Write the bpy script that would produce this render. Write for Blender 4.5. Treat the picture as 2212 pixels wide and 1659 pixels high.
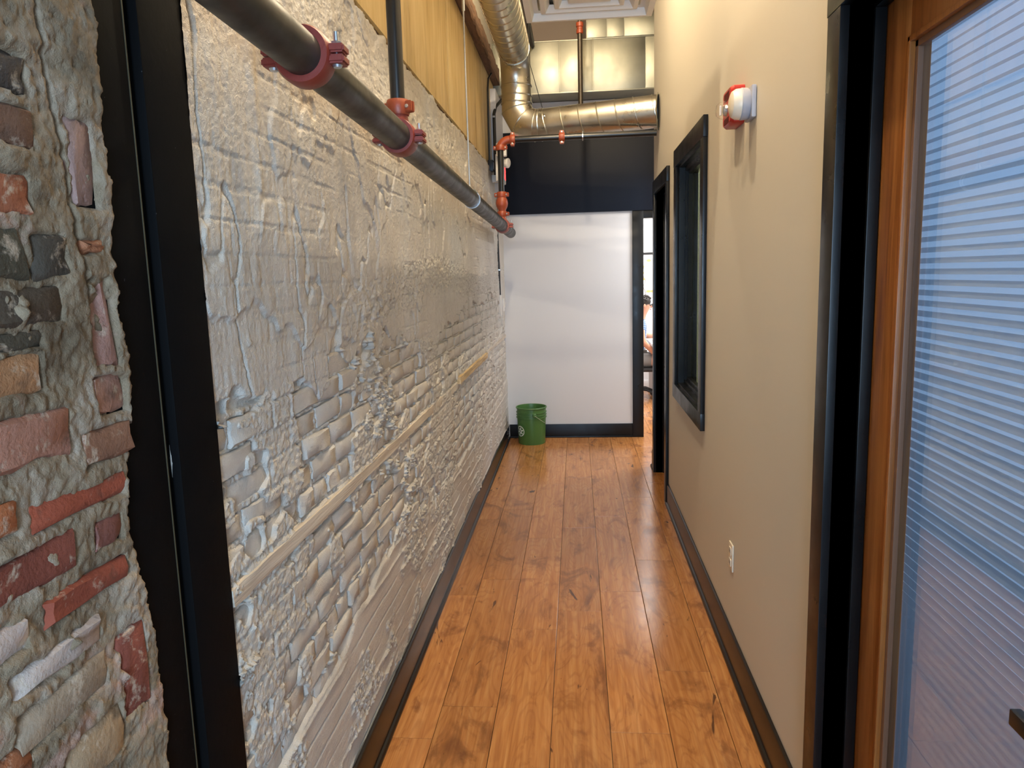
import bpy, bmesh, math, random
import numpy as np
from mathutils import Vector, Matrix
random.seed(7)
for o in list(bpy.data.objects): bpy.data.objects.remove(o)
sc = bpy.context.scene
COL = sc.collection
PI = math.pi

# ------------------------------------------------------------------ camera
FPX, W, H = 1590.0, 2212, 1659
CAMH = 1.66
def cam_axes(v1, v2):
    c = np.array([W/2, H/2])
    fy = np.array([v1[0]-c[0], v1[1]-c[1], FPX]); fy /= np.linalg.norm(fy)
    dn = np.array([v2[0]-c[0], v2[1]-c[1], FPX]); dn -= dn.dot(fy)*fy; dn /= np.linalg.norm(dn)
    up = -dn; rt = np.cross(fy, up)
    if rt[0] < 0: rt = -rt
    return np.stack([rt, fy, up])
R = cam_axes((1245, 588), (1400, 11400))      # vanishing points of the corridor and of the uprights
cam = bpy.data.objects.new('camera', bpy.data.cameras.new('camera'))
COL.objects.link(cam)
cam.data.sensor_width = 36.0
cam.data.lens = 36.0*FPX/W
cam.data.clip_start = 0.02
m = Matrix.Identity(4)
for i in range(3):
    m[i][0] = R[i][0]; m[i][1] = -R[i][1]; m[i][2] = -R[i][2]
m[0][3], m[1][3], m[2][3] = 0, 0, CAMH
cam.matrix_world = m
sc.camera = cam

# ------------------------------------------------------------------ light
sc.view_settings.view_transform = 'Standard'
sc.view_settings.look = 'None'
sc.view_settings.gamma = 1.0
sc.view_settings.use_curve_mapping = False
sc.view_settings.exposure = 0.40
world = bpy.data.worlds.new('world'); sc.world = world
world.use_nodes = True
wb = world.node_tree.nodes['Background']
wb.inputs[0].default_value = (0.60, 0.78, 1.0, 1); wb.inputs[1].default_value = 0.5
def lamp(name, kind, loc, power, col, size=0.1, rot=(0, 0, 0), size_y=None):
    d = bpy.data.lights.new(name, kind); d.energy = power; d.color = col
    if kind == 'AREA':
        d.size = size
        if size_y: d.shape = 'RECTANGLE'; d.size_y = size_y
    else:
        d.shadow_soft_size = size
    o = bpy.data.objects.new(name, d); COL.objects.link(o)
    o.location = loc; o.rotation_euler = rot
    return o
WARM = (1.0, 0.84, 0.60)
lamp('track_light_a', 'POINT', (-0.05, 2.85, 4.05), 92, WARM, 0.03)
lamp('track_light_b', 'POINT', (-0.05, 4.60, 4.05), 66, WARM, 0.03)
lamp('near_wall_fill', 'POINT', (-0.05, 1.75, 4.05), 75, WARM, 0.05)  # added lamp without a known fixture, brightens the near wall and floor
lamp('lobby_window', 'AREA', (0.22, -1.9, 1.75), 120, (0.50, 0.73, 1.0), 0.8, (math.radians(90), 0, 0), 2.0)
lamp('pleat_fill_light', 'AREA', (2.7, 1.1, 3.1), 65, (0.60, 0.78, 1.0), 1.2, (0, math.radians(50), 0))  # added daylight lamp, no window built; brings out the door shade's pleats
lamp('blind_fill_light', 'AREA', (2.0, 4.6, 4.0), 190, (1.0, 0.95, 0.80), 1.0)  # added unseen lamp that brightens the olive blind from behind
lamp('office_ceiling_light', 'AREA', (1.6, 9.2, 2.85), 120, (1.0, 0.96, 0.92), 1.8, (0, 0, 0), 1.8)
lamp('end_wall_fill', 'AREA', (1.4, 6.75, 2.6), 36, (0.95, 0.97, 1.0), 0.6, (0, 0, 0), 0.6)  # added unseen fill lamp, gives the end wall cool flat light

# ------------------------------------------------------------------ materials
def mat(name, col=(.5, .5, .5), rough=.5, metal=0.0, spec=.5):
    mt = bpy.data.materials.new(name); mt.use_nodes = True
    b = mt.node_tree.nodes['Principled BSDF']
    b.inputs['Base Color'].default_value = (*col, 1)
    b.inputs['Roughness'].default_value = rough
    b.inputs['Metallic'].default_value = metal
    b.inputs['Specular IOR Level'].default_value = spec
    return mt
class N:
    def __init__(s, mt): s.t = mt.node_tree; s.b = s.t.nodes['Principled BSDF']
    def new(s, typ, **kw):
        n = s.t.nodes.new(typ)
        for k, v in kw.items():
            if k.startswith('i_'):
                key = k[2:]
                key = int(key) if key.isdigit() else key.replace('_', ' ')
                if hasattr(v, 'is_output'): s.t.links.new(v, n.inputs[key])
                else: n.inputs[key].default_value = v
            else: setattr(n, k, v)
        return n
    def link(s, a, b): s.t.links.new(a, b)
    def coord(s, scale=(1, 1, 1), which='Object'):
        tc = s.new('ShaderNodeTexCoord')
        mp = s.new('ShaderNodeMapping'); s.link(tc.outputs[which], mp.inputs[0]); mp.inputs['Scale'].default_value = scale
        return mp.outputs[0]
    def noise(s, vec, scale=5, detail=4, rough=.55, dist=0.0):
        n = s.new('ShaderNodeTexNoise'); s.link(vec, n.inputs['Vector'])
        n.inputs['Scale'].default_value = scale; n.inputs['Detail'].default_value = detail
        n.inputs['Roughness'].default_value = rough; n.inputs['Distortion'].default_value = dist
        return n.outputs['Fac']
    def ramp(s, fac, stops):
        r = s.new('ShaderNodeValToRGB'); s.link(fac, r.inputs[0])
        e = r.color_ramp.elements
        while len(e) > 1: e.remove(e[-1])
        for i, (p, c) in enumerate(stops):
            c = c if len(c) == 4 else (*c, 1)
            if i == 0: e[0].position = p; e[0].color = c
            else: q = e.new(p); q.color = c
        return r.outputs[0]
    def mix(s, fac, a, b, mode='MIX'):
        n = s.new('ShaderNodeMix', data_type='RGBA', blend_type=mode)
        for key, v in ((0, fac), (6, a), (7, b)):
            if hasattr(v, 'is_output'): s.link(v, n.inputs[key])
            else: n.inputs[key].default_value = v if key == 0 else (*v, 1) if len(v) == 3 else v
        return n.outputs[2]
    def math(s, op, a, b=0.0, c=0.0):
        n = s.new('ShaderNodeMath', operation=op)
        for i, v in enumerate((a, b, c)):
            if hasattr(v, 'is_output'): s.link(v, n.inputs[i])
            else: n.inputs[i].default_value = v
        return n.outputs[0]
    def bump(s, hgt, strength=.5, dist=.01, normal=None):
        n = s.new('ShaderNodeBump'); s.link(hgt, n.inputs['Height'])
        n.inputs['Strength'].default_value = strength; n.inputs['Distance'].default_value = dist
        if normal is not None: s.link(normal, n.inputs['Normal'])
        return n.outputs[0]
    def set(s, key, v): s.link(v, s.b.inputs[key])

def bw(v): return (v, v, v)
# painted masonry (wall and its bricks share the paint)
def make_paint(name):
    mt = mat(name, (.6, .57, .52), .42); n = N(mt)
    tc = n.new('ShaderNodeNewGeometry').outputs['Position']
    big = n.noise(tc, 1.7, 3); mid = n.noise(tc, 9, 5, .65); fine = n.noise(tc, 70, 5, .7)
    c = n.ramp(big, [(.30, (.45, .405, .345)), (.5, (.53, .485, .425)), (.70, (.535, .52, .495))])
    ochre = n.ramp(n.noise(tc, 4.3, 6, .7), [(.62, bw(0)), (.76, bw(1))])
    c = n.mix(n.math('MULTIPLY', ochre, .55), c, (.55, .40, .22))
    c = n.mix(n.math('MULTIPLY', n.ramp(mid, [(.3, bw(1)), (.48, bw(0))]), .35), c, (.40, .36, .31))
    rust = n.ramp(n.noise(tc, 7.7, 4, .6), [(.74, bw(0)), (.78, bw(1))])
    c = n.mix(n.math('MULTIPLY', rust, .5), c, (.42, .20, .08))
    sz = n.new('ShaderNodeSeparateXYZ'); n.link(tc, sz.inputs[0])
    band = n.ramp(n.math('MULTIPLY_ADD', n.math('ABSOLUTE', n.math('SUBTRACT', sz.outputs[2], 2.22)), 1.0, n.math('MULTIPLY', n.noise(tc, 5, 5, .7), .30)), [(.16, bw(1)), (.26, bw(0))])
    c = n.mix(n.math('MULTIPLY', band, .6), c, (.40, .26, .12))
    n.set('Base Color', c)
    hgt = n.math('ADD', n.math('MULTIPLY', mid, .6), n.math('MULTIPLY', fine, .55))
    grain = n.noise(tc, 260, 4, .7)
    hgt = n.math('ADD', hgt, n.math('MULTIPLY', grain, .35))
    n.set('Normal', n.bump(hgt, 1.0, .008))
    return mt
M_PAINT = make_paint('painted_masonry')
M_PAINT_WOOD = mat('painted_batten', (.52, .46, .38), .6)
n = N(M_PAINT_WOOD); v = n.coord((30, 1.2, 30)); n.set('Normal', n.bump(n.noise(v, 6, 5), .6, .003))
n.set('Base Color', n.ramp(n.noise(v, 2, 4), [(.35, (.40, .33, .26)), (.6, (.55, .49, .41))]))
# raw mortar of the bare brick pier
M_MORTAR = mat('raw_mortar', (.40, .36, .28), .9); n = N(M_MORTAR)
pos = n.new('ShaderNodeNewGeometry').outputs['Position']
c = n.ramp(n.noise(pos, 6, 5, .65), [(.3, (.105, .074, .043)), (.5, (.225, .168, .108)), (.68, (.32, .258, .20))])
smear = n.ramp(n.noise(pos, 5.1, 4, .6, .4), [(.56, bw(0)), (.64, bw(1))])
c = n.mix(n.math('MULTIPLY', smear, .55), c, (.42, .25, .20))
n.set('Base Color', c)
n.set('Normal', n.bump(n.math('ADD', n.noise(pos, 28, 6, .7), n.math('MULTIPLY', n.noise(pos, 140, 4, .7), .5)), .9, .006))
# bare brick: colour from the object, whitewash and soot blotches
M_BRICK = mat('bare_brick', (.3, .08, .04), .85); n = N(M_BRICK)
oi = n.new('ShaderNodeObjectInfo'); pos = n.new('ShaderNodeNewGeometry').outputs['Position']
c = n.mix(n.noise(pos, 14, 5, .6), n.mix(1.0, oi.outputs['Color'], (.55, .50, .48), 'MULTIPLY'), oi.outputs['Color'])
c = n.mix(n.math('MULTIPLY', n.ramp(n.noise(pos, 23, 5, .7), [(.57, bw(0)), (.68, bw(1))]), .8), c, (.46, .38, .29))
c = n.mix(n.math('MULTIPLY', n.ramp(n.noise(pos, 11.3, 4, .6), [(.30, bw(1)), (.40, bw(0))]), .6), c, (.05, .03, .02))
n.set('Base Color', c)
n.set('Normal', n.bump(n.math('ADD', n.noise(pos, 30, 6, .7), n.math('MULTIPLY', n.noise(pos, 150, 4), .4)), .8, .005))

def plain_wall(name, col, bumpy=.15):
    mt = mat(name, col, .55, 0, .35); n = N(mt); pos = n.new('ShaderNodeNewGeometry').outputs['Position']
    n.set('Normal', n.bump(n.noise(pos, 160, 3), bumpy, .001))
    return mt
M_CREAM = plain_wall('cream_wall_paint', (.575, .53, .445))
M_WHITE = plain_wall('white_wall_paint', (.57, .57, .59))
M_BRIGHT = plain_wall('office_white', (.82, .82, .83))
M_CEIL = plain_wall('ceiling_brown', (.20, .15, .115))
M_CEIL2 = plain_wall('ceiling_tan', (.52, .45, .36))
M_UPPER = plain_wall('upper_plaster', (.50, .46, .37), .4)
M_BLACK = mat('black_trim', (.006, .006, .0065), .32, 0, .25)
n = N(M_BLACK); pos = n.new('ShaderNodeNewGeometry').outputs['Position']
n.set('Roughness', n.ramp(n.noise(pos, 9, 4), [(.3, bw(.26)), (.7, bw(.40))]))
M_BASE = mat('dark_baseboard', (.009, .0055, .004), .27, 0, .4)
M_POST = mat('black_post_paint', (.005, .005, .005), .6, 0, .03); n = N(M_POST); pos = n.new('ShaderNodeNewGeometry').outputs['Position']
n.set('Normal', n.bump(n.noise(pos, 60, 4), .2, .002))
sp = n.ramp(n.noise(pos, 95, 2), [(.76, bw(0)), (.78, bw(1))]); n.set('Base Color', n.mix(sp, (.0045, .0045, .0048), (.05, .05, .055)))
M_EDGE = mat('edge_highlight', (.05, .042, .022), .5)  # highlight on the post's edge, painted as a colour
M_NAVY = mat('navy_header', (.0045, .0062, .013), .45, 0, .15); n = N(M_NAVY); pos = n.new('ShaderNodeNewGeometry').outputs['Position']
n.set('Normal', n.bump(n.noise(pos, 20, 4), .12, .004))
# plywood
M_PLY = mat('plywood', (.55, .38, .18), .6); n = N(M_PLY)
v = n.new('ShaderNodeNewGeometry').outputs['Position']; mp = n.new('ShaderNodeMapping'); n.link(v, mp.inputs[0]); mp.inputs['Scale'].default_value = (3, 3, .5); v = mp.outputs[0]
c = n.ramp(n.noise(v, 3.1, 6, .65, .8), [(.25, (.34, .20, .07)), (.42, (.56, .40, .17)), (.62, (.66, .50, .25)), (.8, (.70, .56, .31))])
stain = n.ramp(n.noise(v, 1.3, 5, .7, 1.0), [(.56, bw(0)), (.72, bw(1))])
c = n.mix(n.math('MULTIPLY', stain, .45), c, (.20, .11, .045))
n.set('Base Color', c)
n.set('Normal', n.bump(n.noise(v, 12, 5, .7), .4, .004))
M_TIMBER = mat('old_timber', (.16, .085, .045), .8); n = N(M_TIMBER); v = n.coord((25, 1.5, 25))
n.set('Base Color', n.ramp(n.noise(v, 2, 6), [(.3, (.07, .035, .018)), (.6, (.20, .11, .06))])); n.set('Normal', n.bump(n.noise(v, 4, 5), .6, .006))
M_RAWWOOD = mat('raw_batten', (.52, .38, .20), .7); n = N(M_RAWWOOD); v = n.coord((40, 1.5, 40))
n.set('Base Color', n.ramp(n.noise(v, 2, 6), [(.35, (.36, .24, .11)), (.6, (.56, .42, .24))]))
# floor planks: contour-like figure, knots, per-plank shade
M_FLOOR = mat('cherry_planks', (.4, .17, .05), .2); n = N(M_FLOOR)
oi = n.new('ShaderNodeObjectInfo'); rnd = oi.outputs['Random']
tc = n.new('ShaderNodeTexCoord').outputs['Object']
off = n.new('ShaderNodeCombineXYZ'); n.link(n.math('MULTIPLY', rnd, 37.0), off.inputs[0]); n.link(n.math('MULTIPLY', rnd, 91.0), off.inputs[1]); n.link(n.math('MULTIPLY', rnd, 13.0), off.inputs[2])
add = n.new('ShaderNodeVectorMath', operation='ADD'); n.link(tc, add.inputs[0]); n.link(off.outputs[0], add.inputs[1])
def scaled(vec, s):
    mp = n.new('ShaderNodeMapping'); n.link(vec, mp.inputs[0]); mp.inputs['Scale'].default_value = s; return mp.outputs[0]
V = add.outputs[0]
field = n.noise(scaled(V, (6.0, 1.05, 1)), 1.0, 2.0, .5, .3)
rings = n.math('SINE', n.math('MULTIPLY', field, 130.0))
ring01 = n.math('MULTIPLY_ADD', rings, .5, .5)
streak = n.noise(scaled(V, (60, 2.2, 1)), 1.0, 5, .6, .3)
patch = n.noise(scaled(V, (5.5, 2.2, 1)), 1.0, 5, .62, 1.6)
c = n.ramp(streak, [(.30, (.31, .120, .033)), (.50, (.41, .172, .050)), (.72, (.49, .235, .082))])
c = n.mix(n.math('MULTIPLY', n.ramp(ring01, [(.55, bw(0)), (.98, bw(1))]), .30), c, (.25, .092, .026))
dark = n.ramp(patch, [(.53, bw(0)), (.62, bw(.5)), (.74, bw(1))])
c = n.mix(n.math('MULTIPLY', dark, .85), c, (.15, .052, .018))
knot = n.ramp(n.noise(scaled(V, (9, 2.6, 1)), 1.0, 3, .6, 1.8), [(.685, bw(0)), (.725, bw(1))])
c = n.mix(n.math('MULTIPLY', knot, .85), c, (.055, .020, .010))
dash = n.ramp(n.noise(scaled(V, (95, 26, 1)), 1.0, 2, .5), [(.775, bw(0)), (.80, bw(1))])
c = n.mix(n.math('MULTIPLY', dash, .75), c, (.05, .018, .01))
c = n.mix(1.0, c, n.ramp(rnd, [(0, (.86, .84, .80)), (.5, (1, 1, 1)), (1, (1.10, 1.10, 1.12))]), 'MULTIPLY')
n.set('Base Color', c)
n.set('Roughness', n.ramp(n.noise(tc, 6, 3), [(.3, bw(.17)), (.7, bw(.25))]))
n.set('Normal', n.bump(streak, .03, .002))
M_SUB = mat('floor_joint', (.06, .025, .012), .6)
# stained door wood
M_DOOR = mat('stained_door_wood', (.30, .105, .03), .35); n = N(M_DOOR); v = n.coord((22, 22, 1.1))
n.set('Base Color', n.ramp(n.noise(v, 2.2, 6, .6, .5), [(.30, (.20, .062, .014)), (.5, (.35, .125, .028)), (.72, (.44, .18, .05))]))
n.set('Normal', n.bump(n.noise(v, 6, 4), .15, .002))
M_BEAD = mat('glazing_bead_wood', (.20, .10, .055), .45)
# metals
M_GALV = mat('galvanised_steel', (.66, .64, .58), .24, 1.0); n = N(M_GALV); pos = n.new('ShaderNodeNewGeometry').outputs['Position']
vo = n.new('ShaderNodeTexVoronoi'); n.link(pos, vo.inputs[0]); vo.inputs['Scale'].default_value = 55
n.set('Base Color', n.mix(n.math('MULTIPLY', vo.outputs['Color'], .25), (.58, .56, .49), (.44, .43, .39)))
n.set('Roughness', n.ramp(n.noise(pos, 6, 4), [(.3, bw(.24)), (.7, bw(.40))]))
n.set('Normal', n.bump(n.noise(pos, 3.0, 2), .08, .03))
M_GALV2 = mat('dull_galvanised', (.36, .35, .29), .4, 1.0); n = N(M_GALV2); pos = n.new('ShaderNodeNewGeometry').outputs['Position']
n.set('Base Color', n.ramp(n.noise(pos, 2.2, 4), [(.3, (.21, .205, .165)), (.6, (.32, .31, .25))]))
n.set('Roughness', n.ramp(n.noise(pos, 5, 4), [(.3, bw(.36)), (.7, bw(.50))]))
M_PIPE = mat('steel_pipe', (.075, .067, .052), .42, .1, .3); n = N(M_PIPE); pos = n.new('ShaderNodeNewGeometry').outputs['Position']
n.set('Base Color', n.ramp(n.noise(pos, 7, 5, .7), [(.3, (.013, .012, .010)), (.6, (.027, .024, .019)), (.8, (.050, .045, .036))]))
n.set('Roughness', n.ramp(n.noise(pos, 12, 4), [(.3, bw(.34)), (.7, bw(.55))]))
M_BPIPE = mat('black_pipe_paint', (.010, .010, .010), .28)
M_BROWNPIPE = mat('brown_black_pipe', (.05, .038, .026), .35, .5)
M_RED = mat('red_coupling', (.20, .028, .018), .42); n = N(M_RED); pos = n.new('ShaderNodeNewGeometry').outputs['Position']; n.set('Normal', n.bump(n.noise(pos, 90, 4), .25, .002))
M_ORANGE = mat('orange_red_fitting', (.27, .048, .016), .42); n = N(M_ORANGE); pos = n.new('ShaderNodeNewGeometry').outputs['Position']; n.set('Normal', n.bump(n.noise(pos, 90, 4), .25, .002))
M_ZINC = mat('zinc_bolt', (.55, .58, .62), .3, .9)
M_GREY = mat('grey_rod', (.35, .35, .34), .4, .6)
M_DIFF = mat('white_diffuser', (.82, .77, .70), .5)
M_PLASTIC = mat('white_plastic', (.72, .68, .62), .4)
M_IVORY = mat('ivory_plastic', (.70, .62, .49), .4)
M_GREYPL = mat('grey_plastic', (.36, .36, .40), .5)
M_ALARM = mat('alarm_red', (.42, .022, .018), .35)
M_GREEN = mat('bucket_green', (.055, .140, .034), .38)
M_WIRE = mat('bucket_wire', (.45, .48, .35), .4, .3)
M_DECAL = mat('white_print', (.80, .84, .78), .5)
M_DARK = mat('black_plastic', (.012, .012, .013), .45)
M_SLOT = mat('slot_dark', (.05, .04, .035), .6)
M_SLOTR = mat('alarm_slot', (.12, .008, .007), .5)
M_LIVERY = mat('handle_black', (.006, .006, .006), .4)
def emis(name, col, st):
    mt = mat(name, col, .5); b = mt.node_tree.nodes['Principled BSDF']
    b.inputs['Emission Color'].default_value = (*col, 1); b.inputs['Emission Strength'].default_value = st
    return mt
M_EXIT = emis('exit_letters_lit', (1.0, .05, .06), 1.6)
def glass_mat(name, f0, tint=(1, 1, 1), rough=0.0):
    mt = bpy.data.materials.new(name); mt.use_nodes = True; t = mt.node_tree; t.nodes.clear()
    o = t.nodes.new('ShaderNodeOutputMaterial'); mx = t.nodes.new('ShaderNodeMixShader')
    lw = t.nodes.new('ShaderNodeLayerWeight'); lw.inputs[0].default_value = .5
    pw = t.nodes.new('ShaderNodeMath'); pw.operation = 'POWER'; pw.inputs[1].default_value = 5
    ma = t.nodes.new('ShaderNodeMath'); ma.operation = 'MULTIPLY_ADD'; ma.inputs[1].default_value = 1-f0; ma.inputs[2].default_value = f0
    t.links.new(lw.outputs['Facing'], pw.inputs[0]); t.links.new(pw.outputs[0], ma.inputs[0])
    tr = t.nodes.new('ShaderNodeBsdfTransparent'); tr.inputs[0].default_value = (*tint, 1)
    gl = t.nodes.new('ShaderNodeBsdfGlossy'); gl.inputs['Roughness'].default_value = rough
    t.links.new(ma.outputs[0], mx.inputs[0]); t.links.new(tr.outputs[0], mx.inputs[1]); t.links.new(gl.outputs[0], mx.inputs[2])
    t.links.new(mx.outputs[0], o.inputs[0]); return mt
M_GLASS = glass_mat('door_glass', .13, (.93, .96, .97))
M_GLASS2 = glass_mat('window_glass', .04, (.95, .97, .95))
M_CLEAR = glass_mat('clear_lens', .05)
def shade_mat(name, col, tcol, fac):
    mt = bpy.data.materials.new(name); mt.use_nodes = True; t = mt.node_tree; t.nodes.clear()
    o = t.nodes.new('ShaderNodeOutputMaterial'); mx = t.nodes.new('ShaderNodeMixShader'); mx.inputs[0].default_value = fac
    d = t.nodes.new('ShaderNodeBsdfDiffuse'); d.inputs[0].default_value = (*col, 1)
    tr = t.nodes.new('ShaderNodeBsdfTranslucent'); tr.inputs[0].default_value = (*tcol, 1)
    t.links.new(d.outputs[0], mx.inputs[1]); t.links.new(tr.outputs[0], mx.inputs[2]); t.links.new(mx.outputs[0], o.inputs[0]); return mt
M_SHADE = shade_mat('pleated_shade_cloth', (.55, .60, .68), (.50, .62, .80), .5)
M_SHADE2 = shade_mat('olive_shade_cloth', (.46, .50, .36), (.46, .50, .36), .5)
M_SKIN = mat('skin', (.62, .30, .19), .5)
M_HAIR = mat('dark_hair', (.018, .013, .010), .6)
M_SHORTS = mat('grey_shorts', (.20, .19, .18), .8)
M_SHOE = mat('shoe', (.55, .40, .34), .6)
M_SHIRT = mat('blue_plaid', (.1, .25, .6), .8); n = N(M_SHIRT); pos = n.new('ShaderNodeNewGeometry').outputs['Position']
w1 = n.new('ShaderNodeTexWave', i_Scale=14.0); w1.bands_direction = 'Z'; n.link(pos, w1.inputs[0])
w2 = n.new('ShaderNodeTexWave', i_Scale=14.0); w2.bands_direction = 'X'; n.link(pos, w2.inputs[0])
n.set('Base Color', n.ramp(n.math('MULTIPLY', n.math('ADD', w1.outputs['Fac'], w2.outputs['Fac']), .5), [(.25, (.03, .09, .30)), (.5, (.12, .30, .65)), (.8, (.70, .78, .88))]))

# ------------------------------------------------------------------ mesh helpers
class B:
    """collects shapes into one bmesh"""
    def __init__(s): s.bm = bmesh.new()
    def box(s, x0, x1, y0, y1, z0, z1, bevel=0.0):
        vs = [s.bm.verts.new((x, y, z)) for x in (x0, x1) for y in (y0, y1) for z in (z0, z1)]
        fs = [(0, 1, 3, 2), (4, 6, 7, 5), (0, 4, 5, 1), (2, 3, 7, 6), (0, 2, 6, 4), (1, 5, 7, 3)]
        faces = [s.bm.faces.new([vs[i] for i in f]) for f in fs]
        if bevel:
            ed = list({e for f in faces for e in f.edges})
            bmesh.ops.bevel(s.bm, geom=ed, offset=bevel, segments=2, profile=.6, affect='EDGES')
        return s
    def tube(s, pts, r, seg=16, cap=True, closed=False):
        pts = [Vector(p) for p in pts]; n = len(pts)
        rs = r if isinstance(r, (list, tuple)) else [r]*n
        tan = []
        for i in range(n):
            a = pts[i]-pts[i-1] if (i > 0 or closed) else pts[1]-pts[0]
            b = pts[(i+1) % n]-pts[i] if (i < n-1 or closed) else pts[i]-pts[i-1]
            a = a.normalized(); b = b.normalized(); t = (a+b)
            tan.append(((t.normalized() if t.length > 1e-6 else a), a))
        t0 = tan[0][0]; u = t0.orthogonal().normalized()
        rings = []; prev = t0
        for i in range(n):
            t, a = tan[i]
            q = prev.rotation_difference(t); u = q @ u; u = (u-t*u.dot(t)).normalized(); prev = t
            w = t.cross(u)
            # mitre: stretch in the bend plane
            cosb = max(.3, t.dot(a)); ring = []
            bend = a-t*a.dot(t); bd = bend.normalized() if bend.length > 1e-5 else None
            for k in range(seg):
                an = 2*PI*k/seg; d = (u*math.cos(an)+w*math.sin(an))*rs[i]
                if bd: d = d+bd*d.dot(bd)*(1/cosb-1)
                ring.append(s.bm.verts.new(pts[i]+d))
            rings.append(ring)
        m_ = n if closed else n-1
        for i in range(m_):
            A, Bq = rings[i], rings[(i+1) % n]
            for k in range(seg): s.bm.faces.new((A[k], A[(k+1) % seg], Bq[(k+1) % seg], Bq[k]))
        if cap and not closed:
            s.bm.faces.new(list(reversed(rings[0]))); s.bm.faces.new(rings[-1])
        return s
    def lathe(s, prof, loc=(0, 0, 0), axis=(0, 0, 1), seg=32, close=False):
        """prof: (radius, height) along axis"""
        ax = Vector(axis).normalized(); u = ax.orthogonal().normalized(); w = ax.cross(u); L = Vector(loc)
        rings = []
        for r, h in prof:
            if r < 1e-6: rings.append([s.bm.verts.new(L+ax*h)])
            else: rings.append([s.bm.verts.new(L+ax*h+(u*math.cos(2*PI*k/seg)+w*math.sin(2*PI*k/seg))*r) for k in range(seg)])
        pairs = list(zip(rings, rings[1:]))
        if close: pairs.append((rings[-1], rings[0]))
        for A, C in pairs:
            for k in range(seg):
                k2 = (k+1) % seg
                if len(A) == 1 and len(C) == 1: break
                if len(A) == 1: s.bm.faces.new((A[0], C[k2], C[k]))
                elif len(C) == 1: s.bm.faces.new((A[k], A[k2], C[0]))
                else: s.bm.faces.new((A[k], A[k2], C[k2], C[k]))
        return s
    def prism(s, outline, origin, ux, uy, depth):
        """flat outline (2D) extruded along ux x uy"""
        o, a, b = Vector(origin), Vector(ux), Vector(uy); nrm = a.cross(b).normalized()*depth
        p = [s.bm.verts.new(o+a*x+b*y) for x, y in outline]; q = [s.bm.verts.new(v.co+nrm) for v in p]; n = len(p)
        s.bm.faces.new(list(reversed(p))); s.bm.faces.new(q)
        for i in range(n): s.bm.faces.new((p[i], p[(i+1) % n], q[(i+1) % n], q[i]))
        return s
    def ball(s, loc, r, seg=16, scale=(1, 1, 1)):
        mtx = Matrix.Translation(loc) @ Matrix.Diagonal((*scale, 1))
        bmesh.ops.create_uvsphere(s.bm, u_segments=seg, v_segments=max(6, seg//2), radius=r, matrix=mtx); return s
    def mesh(s, name, smooth=35):
        bmesh.ops.recalc_face_normals(s.bm, faces=s.bm.faces[:])
        me = bpy.data.meshes.new(name); s.bm.to_mesh(me); s.bm.free()
        if smooth:
            me.polygons.foreach_set('use_smooth', [True]*len(me.polygons))
            me.set_sharp_from_angle(angle=math.radians(smooth))
        return me
    def obj(s, name, mt, parent=None, smooth=35): return link(name, s.mesh(name, smooth), mt, parent)
def link(name, me, mt, parent=None):
    if mt is not None and not me.materials: me.materials.append(mt)
    o = bpy.data.objects.new(name, me); COL.objects.link(o)
    if parent is not None:
        o.parent = parent; o.matrix_parent_inverse = Matrix.Translation(-parent.location)
    return o
def thing(name, label, cat, loc, group=None):
    o = bpy.data.objects.new(name, None); COL.objects.link(o); o.location = loc; o.empty_display_size = .05
    o['label'] = label; o['category'] = cat
    if group: o['group'] = group
    return o
def tag(o, label, cat, group=None):
    o['label'] = label; o['category'] = cat
    if group: o['group'] = group
    return o
def struct(o, label=None, cat=None):
    o['kind'] = 'structure'
    if label: o['label'] = label
    if cat: o['category'] = cat
    return o
def cells(us, vs, holes):
    us = sorted(set(us)); vs = sorted(set(vs)); out = []
    for a, b in zip(us, us[1:]):
        for c, d in zip(vs, vs[1:]):
            if not any(h[0] <= (a+b)/2 <= h[1] and h[2] <= (c+d)/2 <= h[3] for h in holes): out.append((a, b, c, d))
    return out

# ------------------------------------------------------------------ numeric noise for the relief
rng = np.random.default_rng(11)
TAB = rng.random((256, 256))
def vnoise(u, v, s=0):
    u = u+s*17.31; v = v+s*9.77
    iu = np.floor(u).astype(int); iv = np.floor(v).astype(int); fu = u-iu; fv = v-iv
    fu = fu*fu*(3-2*fu); fv = fv*fv*(3-2*fv)
    g = lambda a, b: TAB[a % 256, b % 256]
    return (g(iu, iv)*(1-fu)+g(iu+1, iv)*fu)*(1-fv)+(g(iu, iv+1)*(1-fu)+g(iu+1, iv+1)*fu)*fv
def fbm(u, v, oct=4, s=0, gain=.5):
    t = 0; a = 1; n_ = 0
    for k in range(oct):
        t = t+a*vnoise(u*2**k, v*2**k, s+k*3.1); n_ += a; a *= gain
    return t/n_
def sstep(a, b, x):
    t = np.clip((x-a)/(b-a), 0, 1); return t*t*(3-2*t)
def grid_mesh(name, P):
    ny, nz = P.shape[:2]
    idx = np.arange(ny*nz).reshape(ny, nz)
    q = np.stack([idx[:-1, :-1], idx[1:, :-1], idx[1:, 1:], idx[:-1, 1:]], -1).reshape(-1, 4)
    me = bpy.data.meshes.new(name)
    me.vertices.add(ny*nz); me.vertices.foreach_set('co', P.reshape(-1).astype(np.float32))
    me.loops.add(q.size); me.loops.foreach_set('vertex_index', q.reshape(-1).astype(np.int32))
    me.polygons.add(len(q)); me.polygons.foreach_set('loop_start', np.arange(0, q.size, 4, dtype=np.int32))
    me.update(calc_edges=True); me.validate()
    me.polygons.foreach_set('use_smooth', [True]*len(me.polygons))
    return me
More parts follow.
